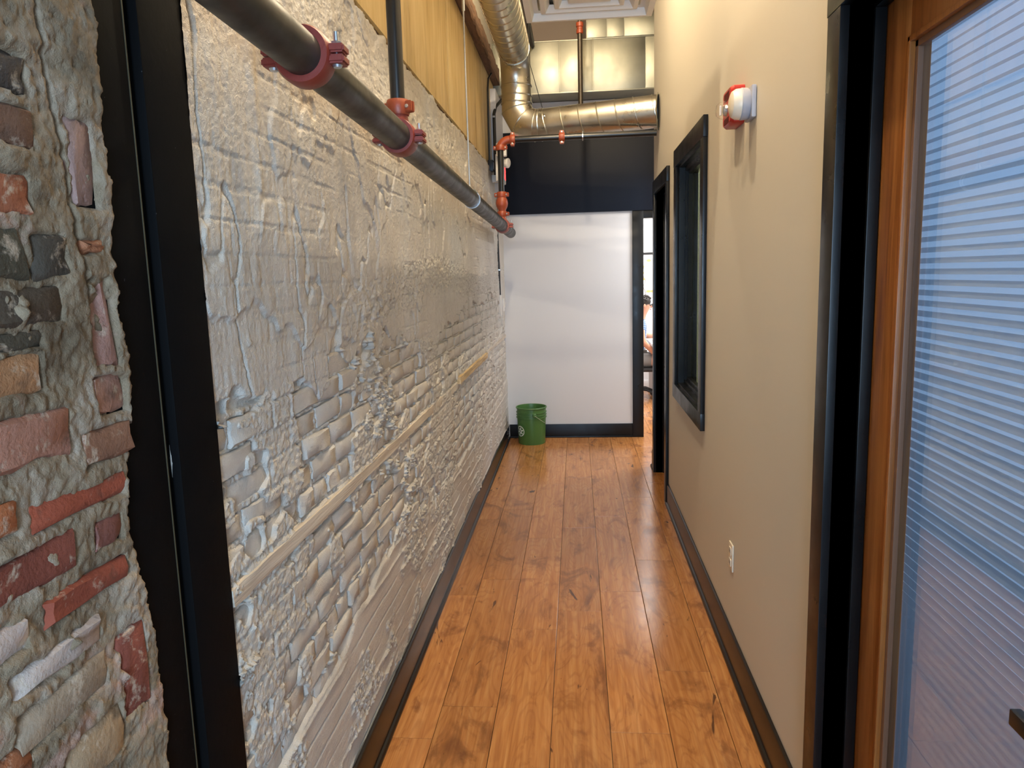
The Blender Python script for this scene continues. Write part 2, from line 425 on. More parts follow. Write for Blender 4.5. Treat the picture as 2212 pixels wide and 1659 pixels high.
def brick_mesh(L, Hh, r, rough=.0025, depth=.06, ch=.006):
    """chamfered brick, front towards +X, centred on its face"""
    bm = bmesh.new(); nx, nzz = 3, 2
    ys = np.linspace(-L/2+ch, L/2-ch, nx+1); zs = np.linspace(-Hh/2+ch, Hh/2-ch, nzz+1)
    f = [[bm.verts.new((r.uniform(-rough, rough), y+r.uniform(-rough, rough), z+r.uniform(-rough, rough)*.7)) for z in zs] for y in ys]
    for i in range(nx):
        for j in range(nzz): bm.faces.new((f[i][j], f[i+1][j], f[i+1][j+1], f[i][j+1]))
    loop = [f[i][0] for i in range(nx)]+[f[nx][j] for j in range(nzz)]+[f[i][nzz] for i in range(nx, 0, -1)]+[f[0][j] for j in range(nzz, 0, -1)]
    outer = []; back = []
    for vv in loop:
        y, z = vv.co.y, vv.co.z
        oy = (1 if y > 0 else -1)*(L/2+r.uniform(-rough, rough)) if abs(y) > L/2-ch-.004 else y
        oz = (1 if z > 0 else -1)*(Hh/2+r.uniform(-rough, rough)) if abs(z) > Hh/2-ch-.004 else z
        outer.append(bm.verts.new((-ch*r.uniform(.6, 1.3), oy, oz))); back.append(bm.verts.new((-depth, oy, oz)))
    k = len(loop)
    for i in range(k):
        j = (i+1) % k
        bm.faces.new((loop[j], loop[i], outer[i], outer[j])); bm.faces.new((outer[j], outer[i], back[i], back[j]))
    bmesh.ops.recalc_face_normals(bm, faces=bm.faces[:])
    me = bpy.data.meshes.new('brick'); bm.to_mesh(me); bm.free()
    me.polygons.foreach_set('use_smooth', [True]*len(me.polygons)); me.set_sharp_from_angle(angle=math.radians(50))
    return me

# ------------------------------------------------------------------ floor
LW, RW = -0.735, 0.635
YEND = 7.36
fl = struct(B().box(-.95, 3.6, -2.2, 11.0, -.05, -.0125).obj('floor', M_SUB, None, 0), 'orange cherry plank floor of the corridor', 'floor')
_pc = {}
def plank(x0, x1, y0, y1):
    key = (round(x1-x0, 3), round(y1-y0, 3))
    if key not in _pc:
        w, l = key; g = .0009
        me = B().box(-w/2+g, w/2-g, -l/2+g, l/2-g, -.012, 0, .0014).mesh('plank', 0); me.materials.append(M_FLOOR); _pc[key] = me
    o = bpy.data.objects.new('plank', _pc[key]); COL.objects.link(o); o.parent = fl; o.location = ((x0+x1)/2, (y0+y1)/2, 0)
seams = [-.735, -.545, -.33, -.115, .10, .315, .53, .745, .96, 1.175, 1.39, 1.605, 1.82]
firsts = [2.415, 2.621, 3.258, 3.456, 2.482, 2.912, 3.3, 2.7, 3.6, 2.9, 3.9, 2.6, 3.2]
for i in range(len(seams)-1):
    a, b = seams[i], seams[i+1]
    ys = sorted({round(firsts[i]+1.205*k, 4) for k in range(-3, 8)})
    lo, hi = (-.6, 10.5) if i >= 5 else (-.6, 7.36)
    if i >= 7: lo = 6.3
    if i < 5 and i >= 0: hi = 7.36
    ys = [lo]+[y for y in ys if lo+.02 < y < hi-.02]+[hi]
    for y0, y1 in zip(ys, ys[1:]): plank(a, b, y0, y1)

# ------------------------------------------------------------------ left wall, painted brick
PITCH = .0685
ZTOP = 2.585
def wallx(y): return LW+.018*np.clip((y-1.4)/6.0, 0, 1)
bricks = []       # y0,y1,z0,z1
rb = random.Random(5)
rows = int(ZTOP/PITCH)+1
for j in range(rows):
    z0 = .012+j*PITCH; y = 1.30-rb.uniform(0, .2); hdr = (j % 6 == 3)
    while y < 7.36:
        L = rb.choice([.092, .096, .1]) if hdr or rb.random() < .10 else rb.choice([.19, .195, .20, .205])
        bricks.append((y, y+L, z0+rb.uniform(-.003, .003), z0+PITCH-.0125+rb.uniform(-.003, .003))); y += L+rb.uniform(.009, .016)
def parge_line(y):
    return 1.36+.10*np.sin(y*1.3+.4)*.6+.09*(fbm(y*2.2, y*0+3.3, 3, 5)-.5)*2+np.where(y > 2.1, .06, 0)
ny_ = 780; t_ = np.linspace(0, 1, ny_)
Ys = 1.393*(7.37/1.393)**t_
Zs = np.linspace(0.0, ZTOP, 760)
YY, ZZ = np.meshgrid(Ys, Zs, indexing='ij')
inb = np.zeros_like(YY)
edge = np.zeros_like(YY)
for (a, b, c, d) in bricks:
    i0, i1 = np.searchsorted(Ys, [a, b]); j0, j1 = np.searchsorted(Zs, [c, d])
    if i1 > i0 and j1 > j0: inb[i0:i1, j0:j1] = 1
def warp(u, k, s): return u+k*(fbm(YY*9, ZZ*9, 3, s)-.5)
lump = fbm(YY*14, ZZ*22, 4, 1, .6)
grit = fbm(YY*75, ZZ*85, 4, 2, .68)-.5
fine = fbm(YY*190, ZZ*200, 2, 6, .6)-.5
near_amp = 1-.55*sstep(2.6, 5.0, YY)
hm = -.006+.012*(lump-.45)+.011*grit-.010*sstep(.42, .36, fbm(YY*6, ZZ*11, 3, 40))
region = sstep(.44, .60, fbm(YY*1.5, ZZ*1.9, 3, 4))*sstep(.28, .6, ZZ)
cl0 = fbm(YY*9, ZZ*17, 4, 3, .55)
hm = hm+sstep(.47, .62, cl0)*region*near_amp*(.020+.026*grit+.012*(lump-.4))
skim = sstep(.575, .592, fbm(YY*3.1, ZZ*4.2, 4, 41, .58))*sstep(.25, .5, ZZ)
h_in = -.014+.004*grit+sstep(.53, .64, cl0)*region*near_amp*(.024+.030*grit)
h_in = np.maximum(h_in, skim*(.0065+.010*grit+.008*(lump-.5))-.014*(1-skim))
hm = np.where(inb > 0, h_in, np.maximum(hm, skim*(.003+.012*grit)-.03*(1-skim)))
# lower part: bricks flushed over with thin coat
cov_lo = sstep(-.02, .02, .52+.35*(fbm(YY*1.7, ZZ*2.3, 3, 8)-.5)-ZZ-.10*np.clip(2.2-YY, 0, 1))
joint = 1-inb
zj = (warp(ZZ, .012, 13)-.012+.006)/PITCH
jd = np.abs(zj-np.round(zj))*PITCH
h_lo = .0045+.007*(fbm(YY*3, ZZ*5, 3, 9)-.5)+.0015*grit
h_lo = h_lo+.0055*np.exp(-(jd/.0045)**2)*sstep(.50, .62, fbm(YY*1.6, ZZ*9, 3, 10))-.006*np.exp(-(jd/.003)**2)*sstep(.52, .40, fbm(YY*1.6, ZZ*9, 3, 10))
crumb = sstep(.56, .62, fbm(YY*3.2, ZZ*5.5, 4, 12, .6))
h_lo = h_lo+crumb*(.004+.020*grit)
hm = hm*(1-cov_lo)+h_lo*cov_lo
# upper part: torn render coats
zl = parge_line(YY)
up1 = sstep(-.006, .006, warp(ZZ, .16, 14)-zl)
coat = .004+.008*(fbm(YY*2.4, ZZ*2.4, 3, 15)-.5)+.0035*(fbm(YY*26, ZZ*7, 3, 16)-.5)*2+.0035*grit+.0012*fine
spiky = sstep(1.9, 2.6, YY)*sstep(.14, .05, np.abs(ZZ-1.62-.05*np.sin(YY*2)))+.45*sstep(2.1, 2.4, ZZ)
coat = coat+spiky*.010*(fbm(YY*40, ZZ*52, 4, 17, .7)-.5)*2
imprint = .45*joint*sstep(.48, .60, fbm(YY*2.3, ZZ*2.9, 3, 18))
coat = coat-.0045*imprint
up2 = sstep(-.006, .006, warp(ZZ, .22, 19)-(1.60+.10*np.sin(YY*2.1)))*sstep(3.6, 2.6, YY)
coat = coat+.0075*up2
up3 = sstep(.50, .515, fbm(YY*3.3, ZZ*2.1, 4, 20))*sstep(1.7, 1.8, ZZ)
coat = coat+.006*up3
crack = np.abs(fbm(YY*2.6, ZZ*1.3, 4, 21)-.5)
coat = coat-.008*sstep(.010, .003, crack)
coat = coat+.010*np.exp(-((YY-1.66-.03*np.sin(ZZ*7))/.02)**2)*sstep(1.55, 1.75, ZZ)*fbm(YY*8, ZZ*14, 3, 22)
hm = hm*(1-up1)+coat*up1
hm = hm+.0012*fine-.045*sstep(-.004, .006, ZZ-2.572+.05*(fbm(YY*9, ZZ*3, 4, 50, .6)-.35))
P = np.stack([wallx(YY)+hm, YY, ZZ], -1)
wl = link('wall_left', grid_mesh('wall_left', P), M_PAINT)
struct(wl, 'rough white painted brick wall with torn render', 'wall')
wlb = B().box(-.98, -.775, 1.36, 7.4, 0, ZTOP).obj('wall_core', M_MORTAR, wl, 0)
_bm = {}
vis = []
for (a, b, c, d) in bricks:
    yc, zc = (a+b)/2, (c+d)/2
    if yc < 1.33 or b > 7.36: continue
    i, j = min(np.searchsorted(Ys, yc), ny_-1), min(np.searchsorted(Zs, zc), 759)
    if up1[i, j] > .5 or cov_lo[i, j] > .6: continue
    vis.append((yc, zc, b-a, d-c))
vis.sort(key=lambda t: t[0])
far = B()
for q, (yc, zc, L, hh) in enumerate(vis):
    key = (round(L, 3), q % 5)
    if key not in _bm:
        me = brick_mesh(round(L, 3), PITCH-.0125, rb, .0038, .06, .005); me.materials.append(M_PAINT); _bm[key] = me
    loc = Vector((float(wallx(yc))+rb.uniform(-.004, .004)*(1.2 if yc < 3 else .7), yc, zc)); rot = (rb.uniform(-.014, .014), rb.uniform(-.022, .022), rb.uniform(-.015, .015))
    if q < 300:
        o = bpy.data.objects.new('brick', _bm[key]); COL.objects.link(o); o.parent = wl; o.location = loc; o.rotation_euler = rot
    else:
        tmp = _bm[key].copy(); from mathutils import Euler
        tmp.transform(Matrix.Translation(loc) @ Euler(rot).to_matrix().to_4x4()); far.bm.from_mesh(tmp); bpy.data.meshes.remove(tmp)
if len(far.bm.verts):
    fo = far.obj('far_bricks', M_PAINT, wl, 50); fo['kind'] = 'stuff'
else: far.bm.free()
# batten let into the wall about a metre up
def rough_bar(name, x0, x1, y0, y1, z0, z1, mt, parent, seed, amp=.002):
    r = random.Random(seed); n_ = int((y1-y0)/.06)+2; b = B(); rings = []
    for i in range(n_):
        y = y0+(y1-y0)*i/(n_-1); e = lambda: r.uniform(-amp, amp)
        rings.append([b.bm.verts.new(p) for p in ((x0, y, z0+e()), (x1+e(), y, z0+e()), (x1+e(), y, z1+e()), (x0, y, z1+e()))])
    for A, C in zip(rings, rings[1:]):
        for k in range(4): b.bm.faces.new((A[k], A[(k+1) % 4], C[(k+1) % 4], C[k]))
    b.bm.faces.new(rings[0]); b.bm.faces.new(rings[-1])
    return b.obj(name, mt, parent, 40)
rough_bar('batten', LW-.03, LW+.013, 1.397, 4.28, .985, 1.022, M_PAINT_WOOD, wl, 1)['label'] = 'painted wooden batten let into the bricks'
rough_bar('batten', LW-.03, LW+.030, 4.36, 5.75, 1.012, 1.052, M_RAWWOOD, wl, 2)['label'] = 'bare yellow wooden batten'
rough_bar('batten', LW-.03, LW+.024, 5.78, 7.33, 1.035, 1.062, M_PAINT_WOOD, wl, 3)

# plywood above
wu = struct(B().box(-.98, LW-.012, 1.40, 7.4, ZTOP, 3.36).obj('wall_left_upper', M_TIMBER, None, 0), 'golden plywood sheeting above the painted brick', 'wall')
for k, (a, b) in enumerate(((1.40, 2.05), (2.056, 3.27), (3.276, 4.49), (4.496, 5.71), (5.716, 7.34))):
    B().box(LW-.012, LW+.002+.003*(k % 2), a, b, ZTOP+.006, 3.36, .001).obj('plywood_sheet', M_PLY, wu, 30)
bmr = rough_bar('timber_beam', LW-.05, LW+.06, 1.4, 7.34, 3.365, 3.50, M_TIMBER, None, 9, .006)
tag(bmr, 'rough brown timber beam along the top of the plywood', 'beam')
struct(B().box(-.98, LW+.0, 1.4, 7.4, 3.51, 4.3).obj('wall_left_top', M_UPPER, None, 0), 'cream plaster strip above the timber beam', 'wall')

# ------------------------------------------------------------------ bare brick pier (near left)
ny2, nz2 = 260, 560
Y2 = np.linspace(.30, 1.17, ny2); Z2 = np.linspace(0.0, 2.60, nz2)
YY, ZZ = np.meshgrid(Y2, Z2, indexing='ij')
def CRN(px, py):
    d = R @ np.array([px-W/2, py-H/2, FPX]); t = LW/d[0]; return d[1]*t, d[2]*t+CAMH
# bricks read off the wall plane: centre/size from their corner positions
PIER = [  # (TL, TR, BR, BL), colour, proud
 (((63, 1072), (266, 1032), (262, 1068), (55, 1157)), (.34, .075, .035), .006),
 (((-60, 1240), (154, 1142), (160, 1220), (-60, 1350)), (.22, .055, .032), .004),
 (((192, 1129), (256, 1095), (257, 1161), (190, 1205)), (.22, .080, .060), .002),
 (((80, 1283), (264, 1205), (272, 1249), (93, 1359)), (.27, .058, .028), .006),
 (((-90, 1110), (28, 1092), (30, 1160), (-90, 1190)), (.42, .14, .05), .004),
 (((-90, 1400), (52, 1332), (55, 1412), (-90, 1490)), (.52, .44, .40), .003),
 (((8, 1470), (205, 1325), (212, 1385), (0, 1540)), (.55, .47, .42), .005),
 (((20, 1565), (215, 1402), (232, 1475), (30, 1655)), (.34, .26, .18), -.002),
 (((248, 1352), (305, 1345), (322, 1535), (255, 1545)), (.24, .060, .035), .0),
 (((130, 1590), (262, 1530), (270, 1640), (140, 1700)), (.38, .27, .16), .004),
 (((-60, 1680), (58, 1600), (62, 1680), (-60, 1760)), (.32, .12, .05), .002),
 (((-80, 915), (139, 880), (139, 985), (-80, 1040)), (.40, .19, .13), .010),
 (((169, 925), (272, 907), (272, 985), (165, 1005)), (.27, .13, .075), .008),
 (((-80, 770), (84, 768), (84, 858), (-80, 872)), (.40, .20, .09), .004),
 (((-80, 712), (80, 718), (84, 762), (-80, 764)), (.060, .048, .030), .002),
 (((-80, 622), (122, 622), (124, 706), (-80, 712)), (.070, .050, .032), .006),
 (((56, 508), (138, 512), (140, 602), (58, 608)), (.060, .048, .034), .004),
 (((-80, 486), (50, 494), (52, 604), (-80, 606)), (.075, .065, .040), .003),
 (((-80, 360), (54, 374), (56, 462), (-80, 462)), (.34, .11, .05), .004),
 (((-80, 205), (58, 226), (60, 318), (-80, 312)), (.17, .085, .05), .004),
 (((-80, 85), (38, 110), (40, 192), (-80, 185)), (.060, .045, .035), .003),
 (((166, 512), (214, 515), (216, 550), (168, 554)), (.42, .17, .08), .004),
 (((170, 600), (236, 606), (242, 790), (190, 800)), (.36, .20, .16), -.003),
 (((125, 250), (190, 262), (205, 450), (150, 450)), (.34, .22, .19), -.003),
 (((185, 815), (262, 800), (262, 895), (195, 890)), (.37, .20, .15), -.003),
]
rects = []
for cs, colr, pr in PIER:
    pts = [CRN(*c) for c in cs]
    yl = (pts[0][0]+pts[3][0])/2; yr = (pts[1][0]+pts[2][0])/2; zt = (pts[0][1]+pts[1][1])/2; zb = (pts[2][1]+pts[3][1])/2
    rects.append((yl, yr, zb, zt, colr, pr))
inb = np.zeros_like(YY)
wy = YY+.022*(fbm(YY*16, ZZ*16, 3, 44, .6)-.5); wz = ZZ+.022*(fbm(YY*18, ZZ*18, 3, 45, .6)-.5)
for (a, b, c, d, _, _) in rects:
    inb = np.maximum(inb, (sstep(a+.000, a+.006, wy)*sstep(b-.000, b-.006, wy)*sstep(c+.000, c+.006, wz)*sstep(d-.000, d-.006, wz)))
grit = fbm(YY*90, ZZ*90, 3, 31, .65)-.5
hp = -.004+.020*(fbm(YY*11, ZZ*14, 4, 32, .6)-.5)+.010*grit
hp = hp+.012*(fbm(YY*5, ZZ*2.2, 3, 33)-.4)*sstep(1.45, 1.7, ZZ)
hp = hp*(1-inb)+inb*(-.018+.10*np.clip(fbm(YY*18, ZZ*18, 4, 34, .6)-.60, 0, 1))
_ed = [CRN(px, py) for px, py in ((185, -200), (190, 60), (200, 200), (225, 400), (235, 550), (246, 700), (275, 830), (270, 950), (264, 1100), (285, 1200), (310, 1300), (335, 1400), (345, 1500), (352, 1600), (350, 2300))]
_ez = np.array([e[1] for e in _ed])[::-1]; _ey = np.array([e[0] for e in _ed])[::-1]
yed = np.interp(ZZ, _ez, _ey)+.02*(fbm(YY*12, ZZ*28, 4, 36, .6)-.5)
hp = np.maximum(hp, -.012*(1-0*inb))*1.0+.012
hp = hp-.05*sstep(-.003, .006, YY-yed)
hp = hp-.010*sstep(.006, .002, np.abs(YY-1.06-.02*np.sin(ZZ*5)-.03*fbm(YY*0, ZZ*4, 3, 35)+.05))*sstep(1.5, 1.7, ZZ)
pier = link('wall_left_near', grid_mesh('wall_left_near', np.stack([LW+hp, YY, ZZ], -1)), M_MORTAR)
struct(pier, 'bare red brick pier with thick smeared mortar', 'wall')
B().box(-.98, LW-.04, .30, 1.12, 0, 2.6).obj('wall_core', M_MORTAR, pier, 0)
r2 = random.Random(3)
for (a, b, c, d, colr, pr) in rects:
    me = brick_mesh(b-a, d-c, r2, .005, .05, .007); me.materials.append(M_BRICK)
    o = bpy.data.objects.new('brick', me); COL.objects.link(o); o.parent = pier
    o.location = (LW+max(pr, 0)*.5+.0065, (a+b)/2, (c+d)/2); o.rotation_euler = (r2.uniform(-.02, .02), r2.uniform(-.05, .05), r2.uniform(-.03, .03)); o.color = (*colr, 1)
# rest of the near passage on the left and behind, out of view
struct(B().box(-.98, LW, -2.2, .30, 0, 2.9).obj('wall_left_lobby', M_MORTAR, None, 0), 'brick wall of the lobby behind the viewer', 'wall')

# black built-up post between the two walls
tp = B().box(-.98, -.742, 1.095, 1.385, 0, 4.3).obj('trim_1', M_POST, None, 0)
struct(tp, 'black built-up post between bare and painted brick', 'post')
B().box(-.748, -.7345, 1.05, 1.222, 0, 4.3, .0015).obj('face_board', M_POST, tp)
B().box(-.7385, -.7335, 1.2222, 1.2245, 0, 4.3).obj('highlight_strip', M_EDGE, tp, 0)  # thin strip stands in for the highlight along the board edge
B().box(-.742, -.724, 1.248, 1.395, 0, 4.3, .002).obj('face_board', M_POST, tp)
# unseen wall added over the opening to keep the lamps off the near side
struct(B().box(-.735, .75, 1.12, 1.36, 2.50, 4.3).obj('trim_2', M_NAVY, None, 0), 'unseen dark head wall added over the opening to block the lamps', 'beam')

# ------------------------------------------------------------------ right wall
XF = .715       # door leaf plane
D1 = (.93, 1.86, 0, 2.25); W1 = (3.805, 4.715, .935, 2.285); D2 = (5.255, 6.005, 0, 2.25)
YR = 6.20
b = B()
ys = [-.2, YR, D1[0], D1[1], W1[0], W1[1], D2[0], D2[1]]; zs = [0, 4.3, D1[3], W1[2], W1[3], D2[3]]
for (a, c, d, e) in cells(ys, zs, [D1, W1, D2]): b.box(RW, RW+.13, a, c, d, e)
bmesh.ops.remove_doubles(b.bm, verts=b.bm.verts[:], dist=1e-5)
wr = struct(b.obj('wall_right', M_CREAM, None, 0), 'smooth cream painted wall with black framed openings', 'wall')
struct(B().box(RW, RW+.13, -2.2, -.2, 0, 2.9).obj('wall_right_lobby', M_CREAM, None, 0), 'cream wall of the lobby behind the viewer', 'wall')

def casing(parent, y0, y1, z0, z1, w=.088, t=.022, bottom=False):
    """flat black casing boards around an opening"""
    x0, x1 = RW-t, RW-.0005
    zb = z0-w if bottom else z0
    for (a, c) in ((y0-w, y0), (y1, y1+w)):
        B().box(x0, x1, a, c, zb, z1, .0015).obj('casing_board', M_BLACK, parent)
    B().box(x0-.001, x1, y0-w-.003, y1+w+.003, z1, z1+w+.012, .0015).obj('casing_board', M_BLACK, parent)
    if bottom: B().box(x0-.001, x1, y0-w-.003, y1+w+.003, z0-w, z0, .0015).obj('casing_board', M_BLACK, parent)
def pleats(name, x, y0, y1, z0, z1, pitch, amp, mt, parent):
    b = B(); n_ = int((z1-z0)/pitch*2); L_ = []
    for i in range(n_+1):
        z = z1-i*pitch/2; xx = x+(amp if i % 2 else -amp)
        L_.append((b.bm.verts.new((xx, y0, z)), b.bm.verts.new((xx, y1, z))))
    for A, C in zip(L_, L_[1:]): b.bm.faces.new((A[0], A[1], C[1], C[0]))
    return b.obj(name, mt, parent, 0)
def glass_door(name, label, D, handle):
    y0, y1, z0, z1 = D
    t = bpy.data.objects.new(name, None); COL.objects.link(t); t.location = (XF, (y0+y1)/2, 0); struct(t, label, 'door')
    casing(t, y0, y1, z0, z1)
    x0 = RW+.0
    B().box(x0, RW+.13, y1-.0, y1+.02, 0, z1, .0).box(x0, RW+.13, y0-.02, y0, 0, z1).box(x0, RW+.13, y0-.02, y1+.02, z1, z1+.02).obj('jamb', M_BLACK, t, 0)
    B().box(XF-.028, XF-.002, y1-.012, y1, 0, z1-.012, .002).box(XF-.028, XF-.002, y0, y0+.012, 0, z1-.012, .002).box(XF-.028, XF-.002, y0, y1, z1-.012, z1, .002).obj('door_stop', M_BLACK, t)
    s = .135; g0, g1, gz0, gz1 = y0+s, y1-s, .26, z1-.115
    for (a, c) in ((y0+.003, g0), (g1, y1-.003)): B().box(XF, XF+.045, a, c, .006, z1-.004, .003).obj('stile', M_DOOR, t)
    B().box(XF, XF+.045, g0, g1, gz1, z1-.004, .003).obj('rail', M_DOOR, t)
    B().box(XF, XF+.045, g0, g1, .006, gz0, .003).obj('rail', M_DOOR, t)
    # stepped glazing bead
    for (xa, xb, wd, mt) in ((XF-.006, XF+.012, .012, M_DOOR), (XF+.006, XF+.018, .026, M_BEAD)):
        B().box(xa, xb, g0, g0+wd, gz0, gz1, .002).box(xa, xb, g1-wd, g1, gz0, gz1, .002).box(xa, xb, g0, g1, gz1-wd, gz1, .002).box(xa, xb, g0, g1, gz0, gz0+wd, .002).obj('glazing_bead', mt, t)
    B().box(XF+.018, XF+.024, g0+.005, g1-.005, gz0+.005, gz1-.005).obj('glass_pane', M_GLASS, t, 0)
    pleats('pleated_shade', XF+.062, g0-.05, g1+.05, .14, gz1+.04, .0235, .0055, M_SHADE, t)
    if handle:
        h = B().box(XF-.055, XF-.037, 1.065, 1.118, .945, .972, .003).obj('lever_handle', M_LIVERY, t)
        B().lathe([(0, -.045), (.010, -.045), (.010, 0), (.026, 0), (.026, .006), (0, .006)], (XF-.006, 1.045, .958), (1, 0, 0), 20).obj('handle_rose', M_LIVERY, t)
        B().box(XF-.055, XF-.037, .985, 1.066, .945, .972, .003).obj('lever_handle', M_LIVERY, t)
    return t
glass_door('door_1', 'wood framed glass door with a pleated shade, at the right edge', D1, True)
glass_door('door_2', 'far glass door set deep in a black frame', D2, False)

w1 = bpy.data.objects.new('window_1', None); COL.objects.link(w1); w1.location = (RW, (W1[0]+W1[1])/2, W1[2])
struct(w1, 'black framed interior window in the cream wall', 'window')
casing(w1, *W1, bottom=True)
y0, y1, z0, z1 = W1
def frame_ring(x0, x1, a, b, c, d, w):
    return B().box(x0, x1, a, a+w, c, d).box(x0, x1, b-w, b, c, d).box(x0, x1, a+w, b-w, c, c+w).box(x0, x1, a+w, b-w, d-w, d)
frame_ring(RW, RW+.13, y0-.001, y1+.001, z0-.001, z1+.001, .014).obj('jamb', M_BLACK, w1, 0)
frame_ring(RW+.035, RW+.062, y0+.014, y1-.014, z0+.014, z1-.014, .022).obj('stop_bead', M_BLACK, w1, 0)
frame_ring(RW+.050, RW+.075, y0+.014, y1-.014, z0+.014, z1-.014, .040).obj('sash', M_BLACK, w1, 0)
B().box(RW+.078, RW+.084, y0+.02, y1-.02, z0+.02, z1-.02).obj('glass_pane', M_GLASS2, w1, 0)
b = B(); n_ = 44
pts = [(RW+.118+.006*math.cos(k*PI), y0-.05+(y1-y0+.1)*k/n_) for k in range(n_+1)]
vv = [(b.bm.verts.new((x, y, z0-.02)), b.bm.verts.new((x, y, z1+.02))) for x, y in pts]
for A, C in zip(vv, vv[1:]): b.bm.faces.new((A[0], C[0], C[1], A[1]))
b.obj('olive_blind', M_SHADE2, w1, 0)

# office space behind the right wall: plain white partition keeps it a room
struct(B().box(.765, 3.2, 3.0, 3.08, 0, 4.3).obj('wall_right_partition', M_CREAM, None, 0), 'partition between the side rooms', 'wall')
struct(B().box(3.2, 3.28, 3.0, 6.2, 0, 4.3).box(.765, 3.2, 6.12, 6.2, 0, 4.3).obj('wall_right_back', M_CREAM, None, 0), 'back wall of the side room', 'wall')

# ------------------------------------------------------------------ end wall
DE = (.652, 1.52, 0, 2.165)
b = B()
for (a, c, d, e) in cells([-.98, 3.6, DE[0], DE[1]], [0, 4.3, DE[3]], [DE]): b.box(a, c, YEND, YEND+.12, d, e)
we = struct(b.obj('wall_end', M_WHITE, None, 0), 'white end wall of the corridor', 'wall')
hd = struct(B().box(LW+.02, 3.5, YEND-.035, YEND, 2.232, 3.00, .002).obj('trim_3', M_NAVY), 'dark navy header panel across the end wall', 'panel')
d3 = bpy.data.objects.new('door_3', None); COL.objects.link(d3); d3.location = ((DE[0]+DE[1])/2, YEND, 0); struct(d3, 'open doorway to the bright office at the end', 'door')
B().box(.545, .652, YEND-.022, YEND-.0005, 0, 2.232, .002).obj('casing_board', M_BLACK, d3)
B().box(DE[1], DE[1]+.107, YEND-.022, YEND-.0005, 0, 2.232, .002).obj('casing_board', M_BLACK, d3)
B().box(.652, DE[1], YEND-.022, YEND-.0005, 2.165, 2.232, .002).obj('casing_board', M_BLACK, d3)
B().box(.645, .654, YEND, YEND+.12, 0, 2.165).box(1.518, 1.528, YEND, YEND+.12, 0, 2.165).box(.645, 1.528, YEND, YEND+.12, 2.16, 2.170).obj('jamb', M_BLACK, d3, 0)
b = B().box(-.70, .545, YEND-.014, YEND-.0005, 0, .138, .003); b.box(-.70, .545, YEND-.026, YEND-.014, 0, .016, .004)
struct(b.obj('baseboard_end', M_BLACK), 'black baseboard under the white end wall', 'baseboard')
# side hall past the right wall's corner
struct(B().box(2.3, 2.4, 6.2, 7.36, 0, 4.3).obj('wall_side_hall', M_WHITE, None, 0), 'end of the short side hall', 'wall')
struct(B().box(.765, 2.3, 6.201, 6.23, 0, 4.3).obj('wall_side_hall_near', M_CREAM, None, 0), 'near side of the short side hall', 'wall')

# baseboards along the corridor
def baseboard(name, label, xw, sgn, y0, y1, hgt):
    b = B()
    prof = [(0, 0), (.027, 0), (.027, .008), (.022, .017), (.014, .020), (.014, hgt-.012), (.010, hgt-.003), (.004, hgt), (0, hgt)]
    A = [b.bm.verts.new((xw+sgn*d, y0, z)) for d, z in prof]; C = [b.bm.verts.new((xw+sgn*d, y1, z)) for d, z in prof]
    for i in range(len(prof)): j = (i+1) % len(prof); b.bm.faces.new((A[i], A[j], C[j], C[i]))
    b.bm.faces.new(A); b.bm.faces.new(C)
    return struct(b.obj(name, M_BASE, None, 25), label, 'baseboard')
baseboard('baseboard_left', 'dark brown baseboard along the painted brick wall', -.7185, 1, 1.40, 7.33, .145)
baseboard('baseboard_right', 'dark brown baseboard under the cream wall', RW-.0005, -1, 1.95, D2[0]-.092, .150)
baseboard('baseboard_right_end', 'short baseboard stub past the far door frame', RW-.0005, -1, D2[1]+.092, YR+.02, .150)

# ceilings
struct(B().box(-.98, 3.6, 1.1, 7.6, 4.3, 4.4).obj('ceiling', M_CEIL2, None, 0), 'brown ceiling above the ducts', 'ceiling')
struct(B().box(-.98, .765, -2.2, 1.12, 2.75, 2.85).obj('ceiling_lobby', M_CEIL, None, 0), 'unseen ceiling over the viewer, set low to keep it dark', 'ceiling')  # out of view, height lowered to keep the near side dark

# ------------------------------------------------------------------ office beyond the end doorway
YB = 10.5
struct(B().box(-.2, 3.7, YB, YB+.1, 0, 3.0).obj('wall_office_back', M_BRIGHT, None, 0), 'bright white office wall behind the seated person', 'wall')
struct(B().box(-.3, -.2, YEND+.12, YB, 0, 3.0).obj('wall_office_left', M_BRIGHT, None, 0), 'white left wall of the office', 'wall')
struct(B().box(3.6, 3.7, YEND+.12, YB, 0, 3.0).obj('wall_office_right', M_BRIGHT, None, 0), 'white right wall of the office', 'wall')
struct(B().box(-.3, 3.7, YEND+.12, YB+.1, 3.0, 3.1).obj('ceiling_office', M_BRIGHT, None, 0), 'white office ceiling', 'ceiling')
struct(B().box(-.2, 3.6, YB-.015, YB-.0005, 0, .115, .003).obj('baseboard_office', M_BRIGHT), 'white baseboard of the office', 'baseboard')

